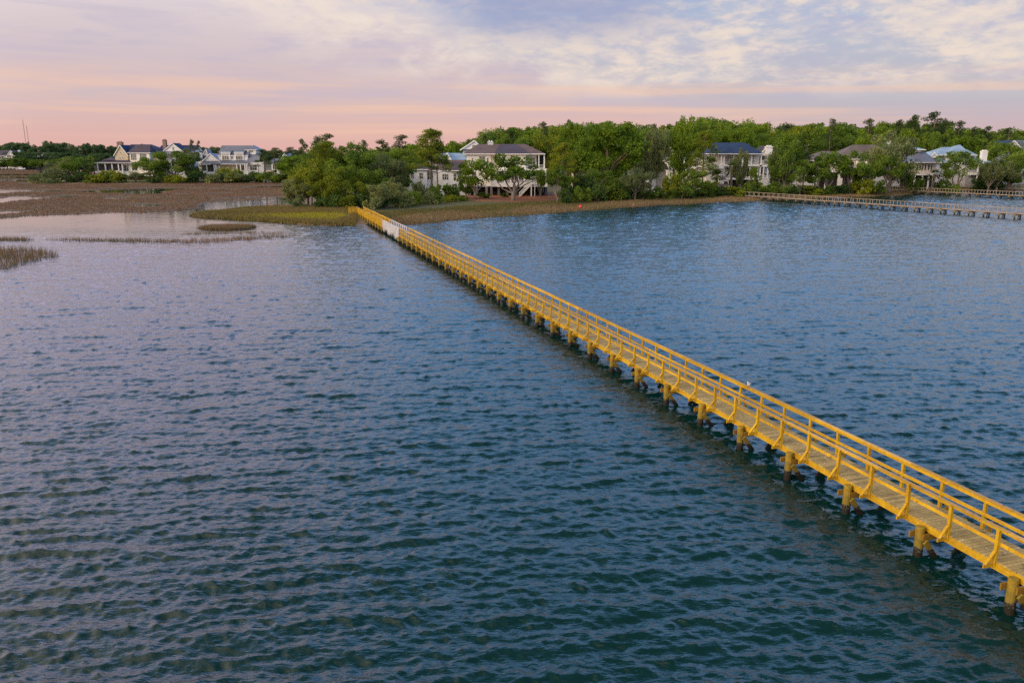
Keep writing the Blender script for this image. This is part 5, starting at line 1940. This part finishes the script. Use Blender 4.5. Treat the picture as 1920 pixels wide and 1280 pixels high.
    h.win(79.6, 81.4, 294.6, 297, 2)


houses()


# ------------------------------------------------------------------ small things
def boat(px, Y, L, label, z=0.15, rz=0.0, cabin=True):
    p = atY(px, 315, Y)
    r = empty('motor_boat', (p[0], Y, z), rz)
    tag(r, label, 'boat')
    st = [(-L / 2, .95, .0, 1.0), (-L / 4, 1.15, -.1, 1.0), (L * .1, 1.15, -.1, 1.1), (L * .35, .75, 0, 1.3), (L / 2, .06, .25, 1.5)]
    V, F = [], []
    for x, w, zb, zt in st:
        V += [(x, -w, zt), (x, -w * .75, zb + .25), (x, 0, zb), (x, w * .75, zb + .25), (x, w, zt)]
    for i in range(len(st) - 1):
        for j in range(4):
            a = i * 5 + j
            F.append((a, a + 1, a + 6, a + 5))
        F.append((i * 5 + 4, i * 5, i * 5 + 5, i * 5 + 9))
    F.append((0, 4, 3, 2, 1))
    MB().add(V, F).build('hull', M['white_paint'], r)
    if cabin:
        MB().add([(-.9, -.8, 1.05), (1.6, -.7, 1.1), (1.6, .7, 1.1), (-.9, .8, 1.05), (-.7, -.7, 2.3), (.7, -.6, 2.3), (.7, .6, 2.3), (-.7, .7, 2.3)],
                 [(0, 1, 5, 4), (1, 2, 6, 5), (2, 3, 7, 6), (3, 0, 4, 7), (4, 5, 6, 7)]).build('cabin', M['white_paint'], r)
        MB().box(-.55, .75, -.745, -.725, 1.6, 2.1).build('cabin_window', H_['glass'], r)
        MB().box(-1.1, .9, -.9, .9, 2.33, 2.42).build('cabin_roof', M['white_paint'], r)
    else:
        MB().box(-L * .42, L * .3, -.9, .9, 1.06, 1.14).build('cover', H_['palegrey'], r)
    return r


boat(38, 704, 8.6, 'white cabin boat moored on the far shore below the left white house')
b_ = boat(1200, 229, 3.9, 'small upturned looking pale boat with grey cover among bushes on the shore', z=0, cabin=False, rz=0.2)
b_.location.z = gz(b_.location.x, b_.location.y) + 0.25


def far_dock():
    r = empty('far_pier', tuple(atY(12, 315, 703)[:2]) + (0.0,))
    tag(r, 'low white railed pier on the far shore beside the white boat', 'pier')
    MB().box(-16, 9, -.9, .9, .9, 1.05).build('deck', M['weathered'], r)
    for k in range(9):
        MB().box(-16 + k * 3.1, -15.8 + k * 3.1, -.9, -.7, -1, 2.1).build('post', M['white_paint'], r)
    MB().box(-16, 9, -.92, -.86, 1.95, 2.08).build('handrail', M['white_paint'], r)


far_dock()


def car(px, Y, paint, label, rz):
    p = atY(px, 345, Y)
    r = empty('parked_car', (p[0], Y, gz(p[0], Y)), rz)
    tag(r, label, 'car', 'parked cars')
    body = [(-2.3, .45), (-2.3, .95), (-2.2, 1.05), (-1.2, 1.1), (1.0, 1.1), (2.1, .98), (2.3, .8), (2.3, .45)]
    m = MB().prism(body, -.9, .9)
    m.build('body', paint, r)
    cabp = [(-2.0, 1.06), (-1.7, 1.72), (.1, 1.76), (.95, 1.09)]
    MB().prism(cabp, -.80, .80).build('cabin', paint, r)
    MB().prism([(-1.75, 1.14), (-1.55, 1.62), (-.05, 1.64), (.65, 1.14)], -.815, .815).build('side_window', H_['glass'], r)
    for x in (-1.4, 1.45):
        for y in (-.84, .84):
            w = MB().tube([(x, y - .11, .34), (x, y + .11, .34)], .34, 14).build('wheel', H_['dark'], r)
            MB().tube([(x, y - .12, .34), (x, y + .12, .34)], .19, 10).build('rim', H_['palegrey'], w)
    for y in (-.62, .62):
        MB().box(2.28, 2.33, y - .2, y + .2, .72, .86).build('headlight', M['white_paint'], r)


car(1230, 243, M['white_paint'], 'white car parked under the trees below the small white outbuilding', R(200))
car(1247, 245, mat_rough('silver_paint', (0.42, 0.45, 0.52), (0.38, 0.41, 0.48), .5, .35), 'silver blue car parked just right of the white car', R(188))


def garden_chair(px, Y, zrow):
    p = atY(px, zrow, Y)
    r = empty('garden_chair', tuple(p), R(180))
    m = MB().box(-.4, .4, -.35, .45, .36, .42)
    m.build('seat', M['white_paint'], r)
    MB().bar((0, -.35, .4), (0, -.7, 1.3), .8, .05, (0, 1, 0)).build('backrest', M['white_paint'], r)
    for x in (-.38, .38):
        MB().box(x - .05, x + .05, -.4, -.3, 0, .6).build('leg', M['white_paint'], r)
        MB().box(x - .05, x + .05, .35, .45, 0, .6).build('leg', M['white_paint'], r)
        MB().box(x - .08, x + .08, -.45, .5, .602, .65).build('armrest', M['white_paint'], r)
    return r


hz = atY(960, 326.6, 391)[2]
for px, lab in ((182, 'white garden chair on the beige house porch deck, left of three'), (187.5, 'white garden chair on the beige house porch deck, middle of three'), (193, 'white garden chair on the beige house porch deck, right of three')):
    c_ = garden_chair(px, 390.2, 326.6)
    c_.location.z = hz
    tag(c_, lab, 'chair', 'white porch chairs')


def buoy(px, py, rad, colr, label):
    p = at(px, py, 0.1)
    m = mat_rough('buoy_paint', colr, tuple(v * .8 for v in colr), 2.0, .4)
    mb = MB()
    n = 8
    mb.tube([(0, 0, -rad + 2 * rad * (i + .02) / n) for i in range(n + 1)], [rad * math.sqrt(max(1 - (2 * (i + .02) / n - 1) ** 2, .02)) for i in range(n + 1)], 14)
    r = empty('buoy', (p[0], p[1], gz(p[0], p[1]) + rad * .8))
    tag(r, label, 'buoy', 'float balls along the shore')
    mb.build('float', m, r, True)
    MB().tube([(0, 0, rad * .85), (0, 0, rad * 1.35)], rad * .16, 8).build('eyelet', m, r)


buoy(1088, 391.5, .42, (0.80, 0.03, 0.03), 'bright red float ball lying at the grassy water edge')
buoy(1188, 386.5, .22, (0.70, 0.24, 0.12), 'small orange float at the water edge, right of the red ball')


def mast(px, top, Y, label):
    p = atY(px, top, Y)
    r = empty('radio_mast', (p[0], Y, 0))
    tag(r, label, 'mast', 'radio masts')
    m = MB()
    H, w = float(p[2]), 1.5
    legs = [(w * math.cos(a), w * math.sin(a)) for a in (0.3, 2.39, 4.49)]
    for x, y in legs:
        m.tube([(x, y, 0), (x * .5, y * .5, H)], [.28, .2], 4)
    k = 0
    n = int(H / 4)
    for i in range(n):
        for j in range(3):
            a, b = legs[j], legs[(j + 1) % 3]
            f0, f1 = 1 - .5 * i / n, 1 - .5 * (i + 1) / n
            m.bar((a[0] * f0, a[1] * f0, H * i / n), (b[0] * f1, b[1] * f1, H * (i + 1) / n), .14, .14)
    m.build('lattice', mat_rough('mast_paint', (.30, .20, .19), (.2, .16, .16), .05), r)
    MB().tube([(0, 0, H - 6), (0, 0, H)], .2, 5).build('antenna', M['white_paint'], r)


mast(42.5, 225, 2600, 'taller thin lattice radio mast on the left skyline')
mast(49.5, 236, 2700, 'shorter thin lattice radio mast on the left skyline')


def gull():
    d = np.array([math.sin(WAZ), math.cos(WAZ)])
    n = np.array([math.cos(WAZ), -math.sin(WAZ)])
    best = min(np.arange(25, 45, .02), key=lambda s: abs(((WX0 + s * d[0] + WW * n[0]) / (s * d[1] + WW * n[1])) - (ray(1405, 719)[0] / ray(1405, 719)[1])))
    p = np.array([WX0, 0]) + best * d + WW * n
    r = empty('gull', (p[0], p[1], WZD + WRH), -2.2)
    r.scale = (.85, .85, .85)
    tag(r, 'white gull standing on the far handrail of the yellow boardwalk', 'gull')
    w = mat_rough('gull_white', (.78, .77, .76), (.7, .69, .68), 6)
    gm = mat_rough('gull_grey', (.36, .37, .40), (.28, .29, .31), 6)
    bm = bpy.data.meshes.new('body')
    import bmesh as _b
    # one continuous body: tail, deep breast, neck, head
    st = [(-.24, .17, .015, .012), (-.14, .165, .045, .035), (-.02, .15, .078, .075), (.09, .165, .080, .085), (.16, .215, .055, .06), (.19, .265, .040, .045), (.215, .30, .042, .042), (.245, .305, .028, .028), (.262, .303, .010, .010)]
    V, F, k = [], [], 10
    for x, z, ry, rz in st:
        for j in range(k):
            t = 2 * math.pi * j / k
            V.append((x, ry * math.cos(t), z + rz * math.sin(t)))
    for i in range(len(st) - 1):
        for j in range(k):
            a, b = i * k + j, i * k + (j + 1) % k
            F.append((a, b, b + k, a + k))
    F += [tuple(range(k))[::-1], tuple(range((len(st) - 1) * k, len(st) * k))]
    MB().add(V, F).build('body', w, r, True)
    for sg in (-1, 1):
        wv = []
        for x, y, z, t in ((.10, .075, .20, .03), (0, .088, .195, .04), (-.14, .06, .185, .028), (-.30, .02, .175, .006)):
            wv += [(x, sg * y, z + t), (x, sg * (y + .014), z), (x, sg * y * .96, z - t)]
        f = []
        for i in range(3):
            a = i * 3
            f += [(a, a + 1, a + 4, a + 3), (a + 1, a + 2, a + 5, a + 4)]
        MB().add(wv, f).build('wing', gm, r, True)
        MB().tube([(.02, sg * .03, .10), (.015, sg * .03, .05), (.02, sg * .03, 0.0)], [.009, .006, .006], 6).build('leg', M['yellow'], r)
        MB().box(.0, .06, sg * .03 - .02, sg * .03 + .02, 0, .006).build('foot', M['yellow'], r)
    MB().tube([(.255, 0, .302), (.30, 0, .296), (.32, 0, .285)], [.011, .008, .003], 6).build('beak', M['yellow'], r)


gull()
